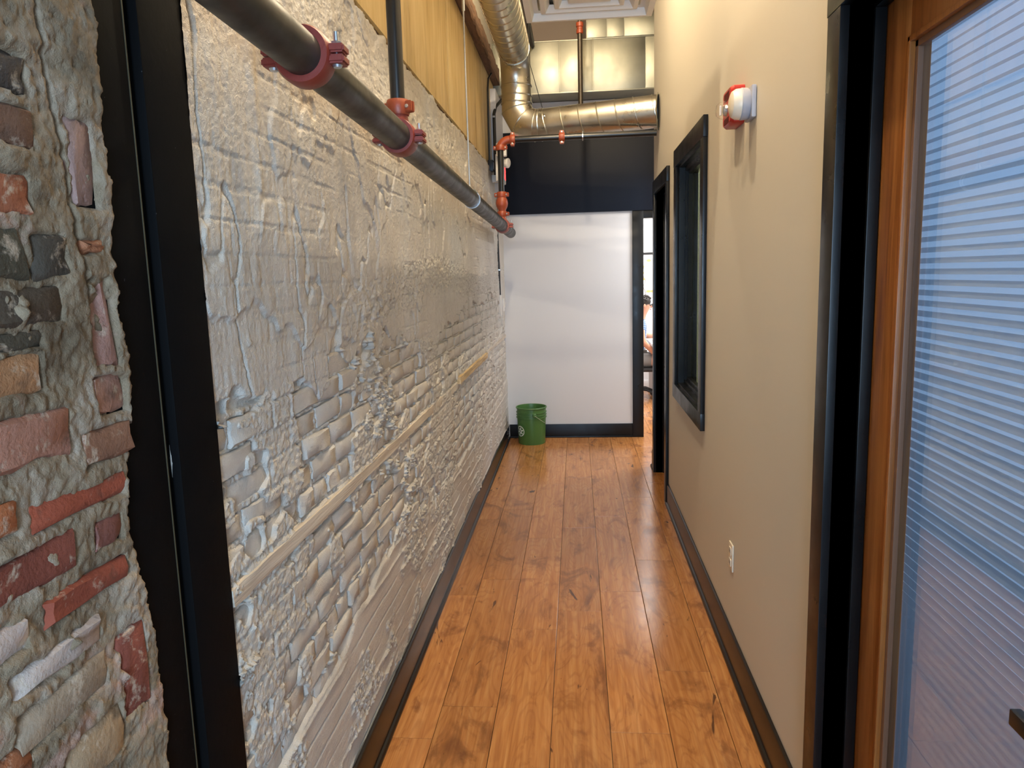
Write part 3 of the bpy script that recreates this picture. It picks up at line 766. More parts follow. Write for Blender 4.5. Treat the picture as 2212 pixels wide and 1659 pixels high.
# ------------------------------------------------------------------ sprinkler main and risers
def coupling(name, c, axis, side, r, mt, parent, t=.014, w=.024, ear=.030):
    c = Vector(c); ax = Vector(axis).normalized(); sd = Vector(side); sd = (sd-ax*sd.dot(ax)).normalized(); up = ax.cross(sd).normalized()
    if abs(up.z) > .5 and up.z < 0: up = -up
    b = B(); b.lathe([(r-.001, -w), (r+t*.75, -w), (r+t, -w*.62), (r+t, w*.62), (r+t*.75, w), (r-.001, w)], c, ax, 40, True)
    def obox(o, a, bb, d, ha, hb, hd):
        vs = [b.bm.verts.new(o+a*(i*ha)+bb*(j*hb)+d*(k*hd)) for i in (-1, 1) for j in (-1, 1) for k in (-1, 1)]
        fs = [b.bm.faces.new([vs[q] for q in f]) for f in [(0, 1, 3, 2), (4, 6, 7, 5), (0, 4, 5, 1), (2, 3, 7, 6), (0, 2, 6, 4), (1, 5, 7, 3)]]
        bmesh.ops.bevel(b.bm, geom=list({e for f in fs for e in f.edges}), offset=min(ha, hb, hd)*.45, segments=2, affect='EDGES')
    for s_ in (-1, 1):
        for u_ in (-1, 1):
            obox(c+sd*s_*(r+t*.5+ear*.5)+up*u_*(.0018+ear*.30), sd, ax, up, ear*.5+t*.4, w*.72, ear*.30)
    o = b.obj(name, mt, parent)
    for s_ in (-1, 1):
        p = c+sd*s_*(r+t*.35+ear*.62); e = ear*.62; br = ear*.19
        bb = B().tube([p-up*e, p+up*(e+ear*.95)], br, 12)
        bb.lathe([(0, 0), (br*2.0, 0), (br*2.0, br*1.5), (0, br*1.5)], p+up*e, up, 6)
        bb.lathe([(0, -br*1.3), (br*1.5, -br*1.1), (br*2.0, 0), (0, 0)], p-up*e, up, 14)
        q = bb.obj('bolt', M_ZINC, o)
    return o
PX = -.565
def pz(y): return 2.131-.0225*(y-1.35)
PR = .0445
main = thing('sprinkler_main', 'long grey steel pipe sloping along the painted brick wall', 'pipe', (PX, 1.35, pz(1.35)))
b = B(); yy0, yy1 = .55, 6.52
b.tube([(PX, yy0, pz(yy0)), (PX, yy1-.006, pz(yy1)), (PX, yy1, pz(yy1))], [PR, PR, PR-.004], 40)
b.obj('pipe', M_PIPE, main)
ad = (0, 1, -.0225)
coupling('coupling', (PX, 1.60, pz(1.60)), ad, (1, 0, 0), PR, M_RED, main, .017, .030, .030)
coupling('coupling', (PX, 2.44, pz(2.44)), ad, (1, 0, 0), PR, M_RED, main, .013, .042, .027)
coupling('coupling', (PX, 5.80, pz(5.80)), ad, (1, 0, 0), PR, M_ORANGE, main, .013, .042, .027)
# loop strap of the hanger
st = B().lathe([(PR, -.006), (PR+.003, -.006), (PR+.003, .006), (PR, .006)], (PX, 4.11, pz(4.11)), ad, 32, True).obj('strap', M_ZINC, main)
RR = .0235
r1 = thing('sprinkler_riser', 'glossy black riser pipe standing on the steel main, nearest the viewer', 'pipe', (PX, 2.44, pz(2.44)+PR))
zb = pz(2.44)+PR
B().tube([(PX, 2.44, zb+.055), (PX, 2.44, 4.25)], RR, 28).obj('pipe', M_BPIPE, r1)
B().lathe([(RR+.016, -.030), (RR+.013, -.006), (RR+.008, .012), (RR+.006, .032), (0, .032)], (PX, 2.44, zb), (0, 0, 1), 28).obj('outlet_neck', M_RED, r1)
coupling('coupling', (PX, 2.44, zb+.048), (0, 0, 1), (.94, -.34, 0), RR, M_ORANGE, r1, .014, .024, .019)
r2_ = thing('sprinkler_riser', 'far black riser with orange fittings and an elbow at the top', 'pipe', (PX, 5.80, pz(5.80)+PR))
zb = pz(5.80)+PR; ZH = 2.672; YH = 5.86
B().tube([(PX, 5.80, 2.28), (PX, 5.80, 2.60)], RR, 24).obj('pipe', M_BPIPE, r2_)
B().lathe([(RR+.014, -.03), (RR+.008, .02), (RR+.006, .04), (RR+.006, .075), (RR+.019, .10), (RR+.024, .125), (RR+.020, .15), (RR+.006, .178), (0, .178)], (PX, 5.80, zb), (0, 0, 1), 28).obj('bulb_fitting', M_ORANGE, r2_)
coupling('coupling', (PX, 5.80, zb+.045), (0, 0, 1), (1, -.2, 0), RR, M_ORANGE, r2_, .013, .020, .020)
coupling('coupling', (PX, 5.80, zb+.190), (0, 0, 1), (1, -.2, 0), RR, M_ORANGE, r2_, .014, .022, .020)
coupling('coupling', (PX, 5.80, 2.615), (0, 0, 1), (1, -.1, 0), RR, M_ORANGE, r2_, .014, .020, .018)
el = [(PX+.075-.075*math.cos(a), 5.80, ZH-.062+.062*math.sin(a)) for a in np.linspace(0, PI/2, 9)]
B().tube(el, RR+.007, 24).obj('elbow', M_ORANGE, r2_)
coupling('coupling', (PX+.095, 5.80, ZH), (1, 0, 0), (0, .3, 1), RR, M_ORANGE, r2_, .014, .020, .018)
hp_ = thing('sprinkler_branch', 'horizontal black branch pipe under the round duct', 'pipe', (0, 5.80, ZH))
B().tube([(PX+.09, 5.80, ZH), (.612, 5.80, ZH+.004)], RR, 24).obj('pipe', M_BPIPE, hp_)
coupling('coupling', (-.095, 5.80, ZH+.001), (1, 0, 0), (0, .1, 1), RR, M_ORANGE, hp_, .012, .022, .016)
B().tube([(.062, 5.80, ZH-.03), (.062, 5.80, ZH+.04)], .0045, 8).obj('hanger_stud', M_ZINC, hp_)
B().lathe([(RR, -.004), (RR+.003, -.004), (RR+.003, .004), (RR, .004)], (.062, 5.80, ZH), (1, 0, 0), 24, True).obj('strap', M_ZINC, hp_)
vd = thing('sprinkler_drop', 'brownish vertical drop pipe in front of the square duct', 'pipe', (.055, 6.32, 2.9))
B().tube([(.055, 6.32, 2.86), (.055, 6.32, 3.62)], .020, 20).obj('pipe', M_BROWNPIPE, vd)
B().lathe([(.021, 0), (.028, .004), (.028, .03), (.024, .034), (.024, .05), (.030, .055), (.030, .085), (.02, .09)], (.055, 6.32, 3.56), (0, 0, 1), 20).obj('brass_fitting', M_ORANGE, vd)
B().tube([(.055, 6.32, 3.62), (.055, 6.32, 4.28)], .016, 16).obj('pipe', M_BROWNPIPE, vd)
# hanger rod of the main
hr = thing('hanger_rod', 'thin grey rod hanging from the ceiling to the steel main', 'rod', (PX, 4.04, 2.1))
B().tube([(PX, 4.04, pz(4.04)+PR+.01), (PX, 4.02, 4.28)], .0045, 10).obj('rod', M_GREY, hr)
B().tube([(PX, 4.04, 3.02), (PX, 4.04, 3.12)], .0075, 10).obj('rod_sleeve', M_ZINC, hr)
B().lathe([(0, 0), (.011, 0), (.011, .010), (.005, .022), (.005, .03), (0, .03)], (PX, 4.04, pz(4.04)+PR), (0, 0, 1), 12).obj('nut', M_ZINC, hr)
B().tube([(PX+.0, 4.045, pz(4.04)+PR+.006), (PX+.02, 4.08, pz(4.1)+PR+.004), (PX+PR*.75, 4.11, pz(4.11)+PR*.75)], .003, 8).obj('strap_end', M_ZINC, hr)

# ------------------------------------------------------------------ round spiral duct
DR = .120
du = thing('spiral_duct', 'round galvanised spiral duct bending across the corridor', 'duct', (-.46, 6.1, 2.82))
YV = 6.13
B().tube([(-.465, 2.2, 3.36), (-.455, 5.93, 3.365)], DR, 48, False).obj('spiral_pipe', M_GALV, du)
def helix(p0, p1, r, pitch, rad, seg=26):
    p0, p1 = Vector(p0), Vector(p1); d = (p1-p0); L = d.length; ax = d.normalized(); u = ax.orthogonal().normalized(); w = ax.cross(u)
    n_ = int(L/pitch*seg)
    return [p0+ax*(L*i/n_)+(u*math.cos(2*PI*i/seg)+w*math.sin(2*PI*i/seg))*r for i in range(n_+1)]
B().tube(helix((-.465, 2.2, 3.36), (-.455, 5.93, 3.365), DR, .125, 0), .0056, 6).obj('lock_seam', M_GALV, du)
up_pts = [(-.455, 5.93, 3.365)]+[(-.455, 5.93+.18*math.sin(a), 3.365-.18+.18*math.cos(a)) for a in (PI*.17, PI*.33)]+[(-.455, 6.11, 3.185), (-.455, 6.115, 3.10)]
B().tube(up_pts, DR-.002, 48, False).obj('upper_elbow', M_GALV, du)
lo_pts = [(-.455, 6.115, 3.10), (-.455, 6.115, 2.985)]+[(-.455+.155*(1-math.cos(a)), 6.115-.035*a/(PI/2), 2.985-.155*math.sin(a)) for a in (PI*.125, PI*.375)]
lo_pts = [(-.455, 6.115, 3.10), (-.455, 6.115, 2.95), (-.405, 6.10, 2.855), (-.30, 6.075, 2.820), (-.26, 6.066, 2.820)]
B().tube(lo_pts, DR-.001, 48, False).obj('lower_elbow', M_GALV, du)
h0, h1 = (-.26, 6.066, 2.820), (RW-.002, 5.83, 2.836)
B().tube([h0, h1], DR, 48, False).obj('spiral_pipe', M_GALV, du)
B().tube(helix(h0, h1, DR, .142, 0), .0056, 6).obj('lock_seam', M_GALV, du)
def ring(p, ax, r, t=.006, w=.006):
    return B().lathe([(r-.002, -w), (r+t*.6, -w), (r+t, 0), (r+t*.6, w), (r-.002, w)], p, ax, 48, True)
for p, ax in (((-.455, 5.93, 3.365), (0, 1, 0)), ((-.455, 6.113, 3.13), (0, 0, 1)), ((-.455, 6.115, 3.055), (0, 0, 1)), ((-.455, 6.115, 3.00), (0, 0, 1)), (h0, (Vector(h1)-Vector(h0)))):
    ring(p, ax, DR).obj('joint_band', M_GALV, du)
for i in (1, 2, 3):
    a, bq, c = Vector(lo_pts[i-1]), Vector(lo_pts[i]), Vector(lo_pts[i+1]); tt = ((bq-a).normalized()+(c-bq).normalized()).normalized()
    ring(bq, tt, DR+.001, .005, .004).obj('gore_seam', M_GALV, du)
ring((RW-.008, 5.83, 2.836), (1, -.22, 0), DR, .014, .004).obj('wall_collar', M_GALV, du)
for p in ((-.36, 5.985, 3.30), (-.455, 6.00, 2.985), (-.23, 5.935, 2.86)):
    B().lathe([(0, 0), (.006, 0), (.005, .004), (0, .005)], p, (0, -1, 0), 10).obj('screw', M_ZINC, du)
cb = tag(B().tube([(-.335, 5.9, 4.0), (-.335, 5.99, 3.26), (-.248, 6.045, 2.945)], .0028, 6).obj('duct_cable', M_DARK), 'thin steel cable holding up the round duct', 'cable')

# ------------------------------------------------------------------ square duct above the end wall
rd = thing('square_duct', 'wide flat galvanised duct box across the end wall', 'duct', (0, 7.18, 3.27))
B().box(-.742, .98, 7.02, YEND-.002, 3.272, 3.722).obj('duct_body', M_GALV2, rd, 0)
for k, (a, c) in enumerate(((-.742, -.62), (-.616, -.395), (-.391, -.13), (-.126, .17), (.174, .64), (.644, .98))):
    B().box(a, c, 7.014-.003*(k % 2), 7.02, 3.280, 3.716, .002).obj('face_panel', M_GALV2, rd)
B().box(-.742, .98, 7.006, 7.024, 3.268, 3.280, .002).obj('bottom_flange', M_GALV2, rd)
B().box(-.742, .98, 7.008, 7.022, 3.716, 3.726, .002).obj('top_flange', M_GALV2, rd)
for xx in (-.125, .175): B().box(xx-.004, xx+.004, 7.004, 7.016, 3.275, 3.72, .002).obj('standing_seam', M_GALV2, rd)
ub = thing('duct_box', 'small galvanised duct box above the right end of the wide duct', 'duct', (.4, 7.2, 3.74))
B().box(.12, .98, 7.06, YEND-.002, 3.738, 3.93).obj('duct_body', M_GALV2, ub, 0)
for (a, c) in ((.125, .30), (.305, .455), (.46, .97)): B().box(a, c, 7.052, 7.06, 3.742, 3.926, .002).obj('face_panel', M_GALV2, ub)
wt = struct(B().box(-.735, 3.5, YEND-.006, YEND, 3.735, 4.3).obj('wall_end_top', M_CEIL, None, 0), 'end wall above the square duct, its shadow painted brown', 'wall')  # dark brown paints in the shadow above the duct

# ceiling diffuser
df = thing('ceiling_diffuser', 'white square stepped air diffuser hanging near the ceiling', 'diffuser', (.077, 3.5, 2.87))
DX, DY, DZ = .077, 3.5, 2.865
def sq(b, x, y, z, hlf): return [b.bm.verts.new((x+sx*hlf, y+sy*hlf, z)) for sx, sy in ((-1, -1), (1, -1), (1, 1), (-1, 1))]
def steps(prof, name, mt=M_DIFF):
    b = B(); rs = [sq(b, DX, DY, z, hf) for hf, z in prof]
    for A, C in zip(rs, rs[1:]):
        for k in range(4): b.bm.faces.new((A[k], A[(k+1) % 4], C[(k+1) % 4], C[k]))
    if name == 'centre_plate': b.bm.faces.new(rs[-1])
    return b.obj(name, mt, df, 30)
steps([(.298, DZ+.045), (.300, DZ), (.272, DZ-.004), (.262, DZ+.030), (.240, DZ+.034)], 'outer_frame')
steps([(.236, DZ+.055), (.225, DZ+.012), (.205, DZ+.008), (.185, DZ+.040)], 'cone')
steps([(.170, DZ+.055), (.158, DZ+.010), (.140, DZ+.006), (.125, DZ+.035)], 'cone')
steps([(.105, DZ+.05), (.095, DZ+.010), (.08, DZ+.006)], 'centre_plate')
B().box(DX-.297, DX+.297, DY-.297, DY+.297, DZ+.05, DZ+.25, .01).obj('plenum', M_GALV, df)
tr = thing('track_rail', 'black lighting track running high along the corridor', 'light track', (-.36, 5, 3.68))
B().box(-.385, -.345, 1.5, 7.0, 3.68, 3.712, .003).obj('rail', M_DARK, tr)
B().box(-.374, -.356, 1.5, 7.0, 3.672, 3.681).obj('rail_groove', M_SLOT, tr, 0)

# ------------------------------------------------------------------ right wall devices
sb = thing('fire_alarm_strobe', 'red fire alarm strobe with a clear lens on the cream wall', 'alarm', (RW, 3.01, 2.25))
ol = []
for cx, cz, a0 in ((3.075, 2.320, 0), (2.945, 2.320, 90), (2.945, 2.214, 180), (3.075, 2.214, 270)):
    for a in (0, 45, 90): ol.append((cx+.016*math.cos(math.radians(a0+a)), cz+.016*math.sin(math.radians(a0+a))))
b = B()
back = [b.bm.verts.new((RW-.001, y, z)) for y, z in ol]; midr = [b.bm.verts.new((RW-.040, y, z)) for y, z in ol]
frn = [b.bm.verts.new((RW-.052, 3.01+(y-3.01)*.86, 2.267+(z-2.267)*.90)) for y, z in ol]
for A, C in ((back, midr), (midr, frn)):
    for k in range(12): b.bm.faces.new((A[k], A[(k+1) % 12], C[(k+1) % 12], C[k]))
b.bm.faces.new(frn); b.bm.faces.new(back); b.obj('housing', M_ALARM, sb, 40)
for k in range(7): B().box(RW-.0535, RW-.0515, 2.965, 3.055, 2.292+k*.0045, 2.2940+k*.0045).obj('grille_slot', M_SLOTR, sb, 0)
for k in range(5): B().box(RW-.0535, RW-.0515, 2.965, 3.055, 2.208+k*.0045, 2.2100+k*.0045).obj('grille_slot', M_SLOTR, sb, 0)
B().lathe([(.034, 0), (.034, .012), (.030, .026), (.020, .038), (0, .042)], (RW-.052, 3.01, 2.258), (-1, 0, 0), 28).obj('clear_lens', M_CLEAR, sb)
B().lathe([(.022, 0), (.020, .008), (.010, .014), (0, .015)], (RW-.052, 3.01, 2.258), (-1, 0, 0), 20).obj('reflector', M_ZINC, sb)
B().tube([(RW-.075, 3.01, 2.240), (RW-.075, 3.01, 2.276)], .004, 10).obj('flash_tube', M_PLASTIC, sb)
sd = thing('wall_detector', 'round ivory detector on a grey base beside the red strobe', 'detector', (RW, 2.80, 2.235))
B().box(RW-.018, RW-.001, 2.745, 2.855, 2.180, 2.290, .006).obj('back_plate', M_GREYPL, sd)
B().lathe([(.050, 0), (.054, .006), (.055, .026), (.052, .030)], (RW-.018, 2.80, 2.235), (-1, 0, 0), 36).obj('base_ring', M_GREYPL, sd)
B().lathe([(.053, .030), (.052, .044), (.044, .058), (.030, .064), (0, .066)], (RW-.018, 2.80, 2.235), (-1, 0, 0), 36).obj('sensor_head', M_IVORY, sd)
for k in range(3): B().box(RW-.060, RW-.058, 2.752+.0, 2.760, 2.222+k*.012, 2.227+k*.012).obj('vent_slot', M_SLOT, sd, 0)
ot = thing('wall_outlet', 'cream double outlet low on the cream wall', 'outlet', (RW, 3.02, .46))
B().box(RW-.007, RW-.0005, 2.985, 3.056, .403, .519, .0025).obj('cover_plate', M_IVORY, ot)
for z_ in (.436, .486):
    s_ = B().box(RW-.0095, RW-.0065, 3.003, 3.038, z_-.015, z_+.015, .003).obj('socket', M_IVORY, ot)
    B().box(RW-.0103, RW-.009, 3.012, 3.0145, z_-.006, z_+.006).box(RW-.0103, RW-.009, 3.026, 3.0285, z_-.006, z_+.006).obj('slot', M_SLOT, s_, 0)
B().lathe([(0, 0), (.0035, 0), (.003, .0015), (0, .002)], (RW-.007, 3.02, .461), (-1, 0, 0), 10).obj('screw', M_ZINC, ot)

# ------------------------------------------------------------------ far left corner: conduits, exit sign, switch
XL = -.712
cd = thing('conduit', 'black conduit running down the corner to the white switch box', 'conduit', (XL, 6.85, 1.46))
B().tube([(XL, 6.86, 1.47), (XL, 6.84, 1.75), (XL-.003, 6.82, 2.0), (XL-.006, 6.82, 2.55)], .011, 12).obj('tube', M_DARK, cd)
for z_ in (1.70, 2.2): B().box(XL-.022, XL+.013, 6.825, 6.865, z_-.006, z_+.006, .002).obj('clip', M_ZINC, cd)
sw = thing('light_switch', 'white switch box at the far end of the painted wall', 'switch', (XL, 6.9, 1.37))
B().box(XL-.02, XL+.012, 6.83, 6.89, 1.27, 1.47, .004).obj('back_box', M_PLASTIC, sw)
B().box(XL-.02, XL+.030, 6.90, 6.985, 1.315, 1.435, .004).obj('cover_plate', M_PLASTIC, sw)
B().box(XL+.029, XL+.037, 6.93, 6.955, 1.35, 1.40, .003).obj('rocker', M_PLASTIC, sw)
ex = thing('exit_sign', 'white exit sign with glowing red letters and emergency lamp heads', 'exit sign', (-.62, 6.4, 2.44))
B().box(-.655, -.602, 6.27, 6.59, 2.43, 2.645, .006).obj('housing', M_PLASTIC, ex)
B().box(-.72, -.65, 6.525, 6.58, 2.45, 2.51, .004).obj('wall_bracket', M_PLASTIC, ex)
def letters():
    b = B(); x0, x1 = -.6018, -.5995; yb = 6.300; zb_, hh, wd, s_ = 2.465, .145, .048, .015
    def bx(y, z, w_, h_): b.box(x0, x1, y, y+w_, z, z+h_)
    # read from inside the corridor, left to right runs towards smaller y
    ya = 6.565
    def L(k): return ya-k*.066
    y = L(0)-wd; bx(y+wd-s_, zb_, s_, hh)
    for zz in (zb_, zb_+hh/2-s_/2, zb_+hh-s_): bx(y, zz, wd, s_)
    y = L(1)-wd
    for sg in (-1, 1):
        p = [(y+wd/2-sg*wd/2, zb_), (y+wd/2-sg*(wd/2-s_), zb_), (y+wd/2+sg*wd/2, zb_+hh), (y+wd/2+sg*(wd/2-s_), zb_+hh)]
        b.prism([(a-y, z-zb_) for a, z in p], (x0, y, zb_), (0, 1, 0), (0, 0, 1), .0023)
    y = L(2)-wd/2-s_/2; bx(y, zb_, s_, hh)
    y = L(3)-wd+.012; bx(y+wd/2-s_/2, zb_, s_, hh); bx(y, zb_+hh-s_, wd, s_)
    return b.obj('letters', M_EXIT, ex, 0)
letters()
B().box(-.6025, -.6005, 6.275, 6.585, 2.44, 2.635).obj('face_plate', M_PLASTIC, ex, 0)
lh = B().box(-.640, -.555, 6.20, 6.27, 2.615, 2.725, .012).obj('lamp_head', M_PLASTIC, ex)
B().lathe([(.012, 0), (.030, .01), (.038, .03), (.040, .055), (.034, .060), (0, .062)], (-.60, 6.30, 2.575), (.9, -.35, -.1), 20).obj('lamp_head', M_PLASTIC, ex)
ca = thing('cable_run', 'black and grey cables beside the plywood at the far end', 'cable', (-.72, 6.4, 2.6))
B().tube([(-.722, 6.44, 2.60), (-.722, 6.44, 3.0), (-.720, 6.45, 3.20), (-.718, 6.50, 3.30), (-.70, 6.60, 3.37)], .008, 10).obj('cable', M_DARK, ca)
B().tube([(-.722, 6.50, 2.56), (-.722, 6.50, 3.0), (-.722, 6.49, 3.25)], .007, 10).obj('cable', M_GREY, ca)
B().tube([(-.700, 6.70, 2.50), (-.700, 6.70, 3.05), (-.690, 6.75, 3.12), (-.66, 6.84, 3.18), (-.62, 6.95, 3.25)], .014, 12).obj('cable', M_DARK, ca)
B().box(-.712, -.690, 6.68, 6.72, 3.02, 3.035, .002).obj('clip', M_GREY, ca)
jb = thing('junction_box', 'small dark junction box where the render meets the plywood', 'junction box', (-.72, 6.45, 2.57))
B().box(-.735, -.690, 6.40, 6.50, 2.53, 2.62, .004).obj('box', M_DARK, jb)
B().box(-.6905, -.686, 6.415, 6.485, 2.545, 2.605, .002).obj('cover', M_GREYPL, jb)
wstrip = struct(B().box(LW, LW+.05, 6.72, YEND, 2.35, 3.27).obj('trim_4', M_WHITE, None, 0), 'white board filling the corner above the painted bricks', 'trim')
wfill = struct(B().box(LW, .9, YEND-.02, YEND, 3.002, 3.268).obj('trim_5', M_WHITE, None, 0), 'white strip between navy header and square duct', 'trim')

# ------------------------------------------------------------------ bucket
BX, BY = -.462, 7.135
bk = thing('bucket', 'green plastic bucket standing in the far left corner', 'bucket', (BX, BY, 0))
prof = [(0, .004), (.125, .004), (.130, .0), (.132, .006), (.1415, .25)]
for z_ in (.262, .288, .314):
    prof += [(.1420, z_-.004), (.1500, z_-.003), (.1500, z_+.003), (.1425, z_+.004)]
prof += [(.1435, .352), (.1520, .354), (.1535, .360), (.1500, .366), (.1430, .366), (.1405, .35), (.128, .012), (0, .012)]
B().lathe(prof, (BX, BY, 0), (0, 0, 1), 56).obj('pail', M_GREEN, bk)
ang0 = math.radians(-75)
lug = Vector((BX+.146*math.cos(ang0), BY+.146*math.sin(ang0), .296)); lug2 = Vector((BX-.146*math.cos(ang0), BY-.146*math.sin(ang0), .296))
dirv = Vector((math.cos(ang0), math.sin(ang0), 0))
for p, d in ((lug, dirv), (lug2, -dirv)): B().lathe([(.020, -.004), (.020, .006), (.015, .011), (0, .012)], p, d, 18).obj('handle_lug', M_GREEN, bk)
perp = Vector((-dirv.y, dirv.x, 0))
mid = Vector((BX, BY, .296))
arc = []
for k in range(17):
    a = PI*k/16; arc.append(mid+dirv*math.cos(a)*.160+(perp*.80+Vector((0, 0, -.62))).normalized()*math.sin(a)*.172)
B().tube(arc, .0022, 8).obj('wire_handle', M_WIRE, bk)
# white round print wrapped on the pail
def wrap(u, v, lift=.0012):
    rr = .132+(.0095)*(v-.006)/.244+lift; a = math.radians(-140)+u/rr
    return (BX+rr*math.cos(a), BY+rr*math.sin(a), v)
def decal(loops, name):
    b = B()
    for outer, inner in loops:
        A = [b.bm.verts.new(wrap(*p)) for p in outer]; C = [b.bm.verts.new(wrap(*p)) for p in inner]
        for k in range(len(A)): b.bm.faces.new((A[k], A[(k+1) % len(A)], C[(k+1) % len(A)], C[k]))
    return b.obj(name, M_DECAL, bk, 0)
def circ(cu, cv, r, n_=40): return [(cu+r*math.cos(2*PI*k/n_), cv+r*math.sin(2*PI*k/n_)) for k in range(n_)]
decal([(circ(0, .135, .052), circ(0, .135, .045))], 'print_ring')
lp = []
for k in range(6):
    a = math.radians(15+60*k); cu, cv = .024*math.cos(a), .135+.024*math.sin(a)
    lp.append(([(cu+.017*math.cos(t)*math.cos(a)-.007*math.sin(t)*math.sin(a), cv+.017*math.cos(t)*math.sin(a)+.007*math.sin(t)*math.cos(a)) for t in np.linspace(0, 2*PI, 17)[:-1]], [(cu, cv)]*16))
decal(lp, 'print_leaves')

# ------------------------------------------------------------------ office: picture, desk, chair, person
pc = thing('wall_picture', 'black topped picture of golden branches on the office wall', 'picture', (1.1, YB, 1.25))
B().box(.45, 1.75, YB-.022, YB-.001, 1.15, 1.90, .002).obj('canvas', M_BRIGHT, pc)
B().box(.42, 1.78, YB-.035, YB-.001, 1.875, 1.905, .003).obj('frame_rail', M_DARK, pc)
M_GOLD = mat('gold_paint', (.62, .40, .14), .6); M_TWIG = mat('grey_paint', (.35, .33, .31), .6)
rg = random.Random(21)
for sx in (.62, .80, .98, 1.16, 1.34, 1.52):
    p = [Vector((sx, YB-.024, 1.18))]
    for k in range(7): p.append(p[-1]+Vector((rg.uniform(-.05, .06), 0, .085)))
    B().tube(p, [.009-.0008*k for k in range(8)], 6).obj('painted_branch', M_TWIG, pc)
    for k in range(1, 8):
        d = rg.choice((-1, 1))
        B().ball(p[k]+Vector((d*.035, 0, .02)), .022, 8, (1.5, .08, .8)).obj('painted_leaf', M_GOLD, pc)
M_DESK = mat('white_desk', (.78, .78, .78), .4)
dk = thing('office_desk', 'white office desk in front of the seated person', 'desk', (1.55, 9.7, 0))
B().box(.93, 2.2, 9.25, 10.25, .715, .745, .004).obj('desktop', M_DESK, dk)
for (x_, y_) in ((1.0, 10.2), (2.15, 9.3), (2.15, 10.2)): B().box(x_-.025, x_+.025, y_-.025, y_+.025, 0, .715, .003).obj('leg', M_DESK, dk)
B().box(1.00, 2.15, 10.17, 10.20, .35, .71, .003).obj('modesty_panel', M_DESK, dk)
PXx, PYy = .77, 9.68
oc = thing('office_chair', 'black swivel office chair under the seated person', 'chair', (PXx, PYy, 0))
B().box(PXx-.24, PXx+.24, PYy-.24, PYy+.24, .37, .425, .025).obj('seat', M_DARK, oc)
B().box(PXx-.33, PXx-.27, PYy-.22, PYy+.22, .52, .98, .025).obj('backrest', M_DARK, oc)
B().tube([(PXx-.20, PYy, .40), (PXx-.31, PYy, .44), (PXx-.32, PYy, .62)], .018, 10).obj('back_bracket', M_DARK, oc)
B().tube([(PXx, PYy, .09), (PXx, PYy, .40)], .028, 14).obj('gas_column', M_DARK, oc)
for k in range(5):
    a = math.radians(-35+72*k); e = Vector((PXx+.28*math.cos(a), PYy+.28*math.sin(a), .075))
    B().tube([(PXx, PYy, .13), (PXx+.15*math.cos(a), PYy+.15*math.sin(a), .12), e], [.024, .020, .014], 10).obj('base_arm', M_DARK, oc)
    B().lathe([(0, -.022), (.030, -.022), (.034, -.012), (.034, .012), (.030, .022), (0, .022)], (e.x, e.y, .036), (-math.sin(a), math.cos(a), 0), 18).obj('caster', M_DARK, oc)
pe = thing('person', 'person in a blue plaid shirt and grey shorts seated at the desk', 'person', (PXx, PYy, 0))
def skin_obj(name, verts, edges, radii, mt, parent, root=0, sub=2):
    me = bpy.data.meshes.new(name); me.from_pydata([Vector(v) for v in verts], edges, []); me.materials.append(mt)
    o = bpy.data.objects.new(name, me); COL.objects.link(o); o.parent = parent; o.matrix_parent_inverse = Matrix.Translation(-parent.location)
    sk = o.modifiers.new('skin', 'SKIN'); sk.use_smooth_shade = True
    sv = me.skin_vertices[0].data
    for i, r_ in enumerate(radii): sv[i].radius = (r_, r_) if not isinstance(r_, tuple) else r_
    for i in range(len(radii)): sv[i].use_root = (i == root)
    ss = o.modifiers.new('sub', 'SUBSURF'); ss.levels = sub; ss.render_levels = sub
    return o
bx_, by_ = PXx, PYy
V_ = [(bx_-.05, by_, .53), (bx_-.03, by_, .66), (bx_+.0, by_, .82), (bx_+.025, by_, .96), (bx_+.055, by_, 1.05), (bx_+.085, by_, 1.115),   # 0-5 pelvis..neck
      (bx_+.105, by_, 1.18), (bx_+.100, by_, 1.265),                                                                        # 6,7 head
      (bx_-.02, by_-.095, .515), (bx_+.21, by_-.13, .505), (bx_+.40, by_-.13, .50), (bx_+.36, by_-.13, .28), (bx_+.30, by_-.13, .085), (bx_+.42, by_-.14, .035),
      (bx_-.02, by_+.095, .515), (bx_+.21, by_+.13, .505), (bx_+.40, by_+.13, .50), (bx_+.40, by_+.13, .28), (bx_+.36, by_+.13, .085), (bx_+.48, by_+.14, .035),
      (bx_+.03, by_-.17, .985), (bx_+.06, by_-.22, .76), (bx_+.22, by_-.17, .60), (bx_+.28, by_-.155, .575),               # near arm to the knee
      (bx_+.03, by_+.17, .985), (bx_+.08, by_+.21, .80), (bx_+.28, by_+.12, .80), (bx_+.35, by_+.09, .79)]
E_ = [(0, 1), (1, 2), (2, 3), (3, 4), (4, 5), (5, 6), (6, 7), (0, 8), (8, 9), (9, 10), (10, 11), (11, 12), (12, 13), (0, 14), (14, 15), (15, 16), (16, 17), (17, 18), (18, 19),
      (3, 20), (20, 21), (21, 22), (22, 23), (3, 24), (24, 25), (25, 26), (26, 27)]
R_ = [.13, .12, .125, .12, .06, .048, .078, .085, .085, .078, .058, .052, .036, .034, .085, .078, .058, .052, .036, .034, .056, .042, .030, .034, .056, .042, .030, .034]
skin_obj('body', V_, E_, R_, M_SKIN, pe)
ti = [0, 1, 2, 3, 4, 20, 21, 24, 25]
Vt = [V_[0], V_[1], V_[2], V_[3], (V_[4][0], V_[4][1], V_[4][2]-.01), V_[20], tuple(Vector(V_[20]).lerp(Vector(V_[21]), .55)), V_[24], tuple(Vector(V_[24]).lerp(Vector(V_[25]), .55))]
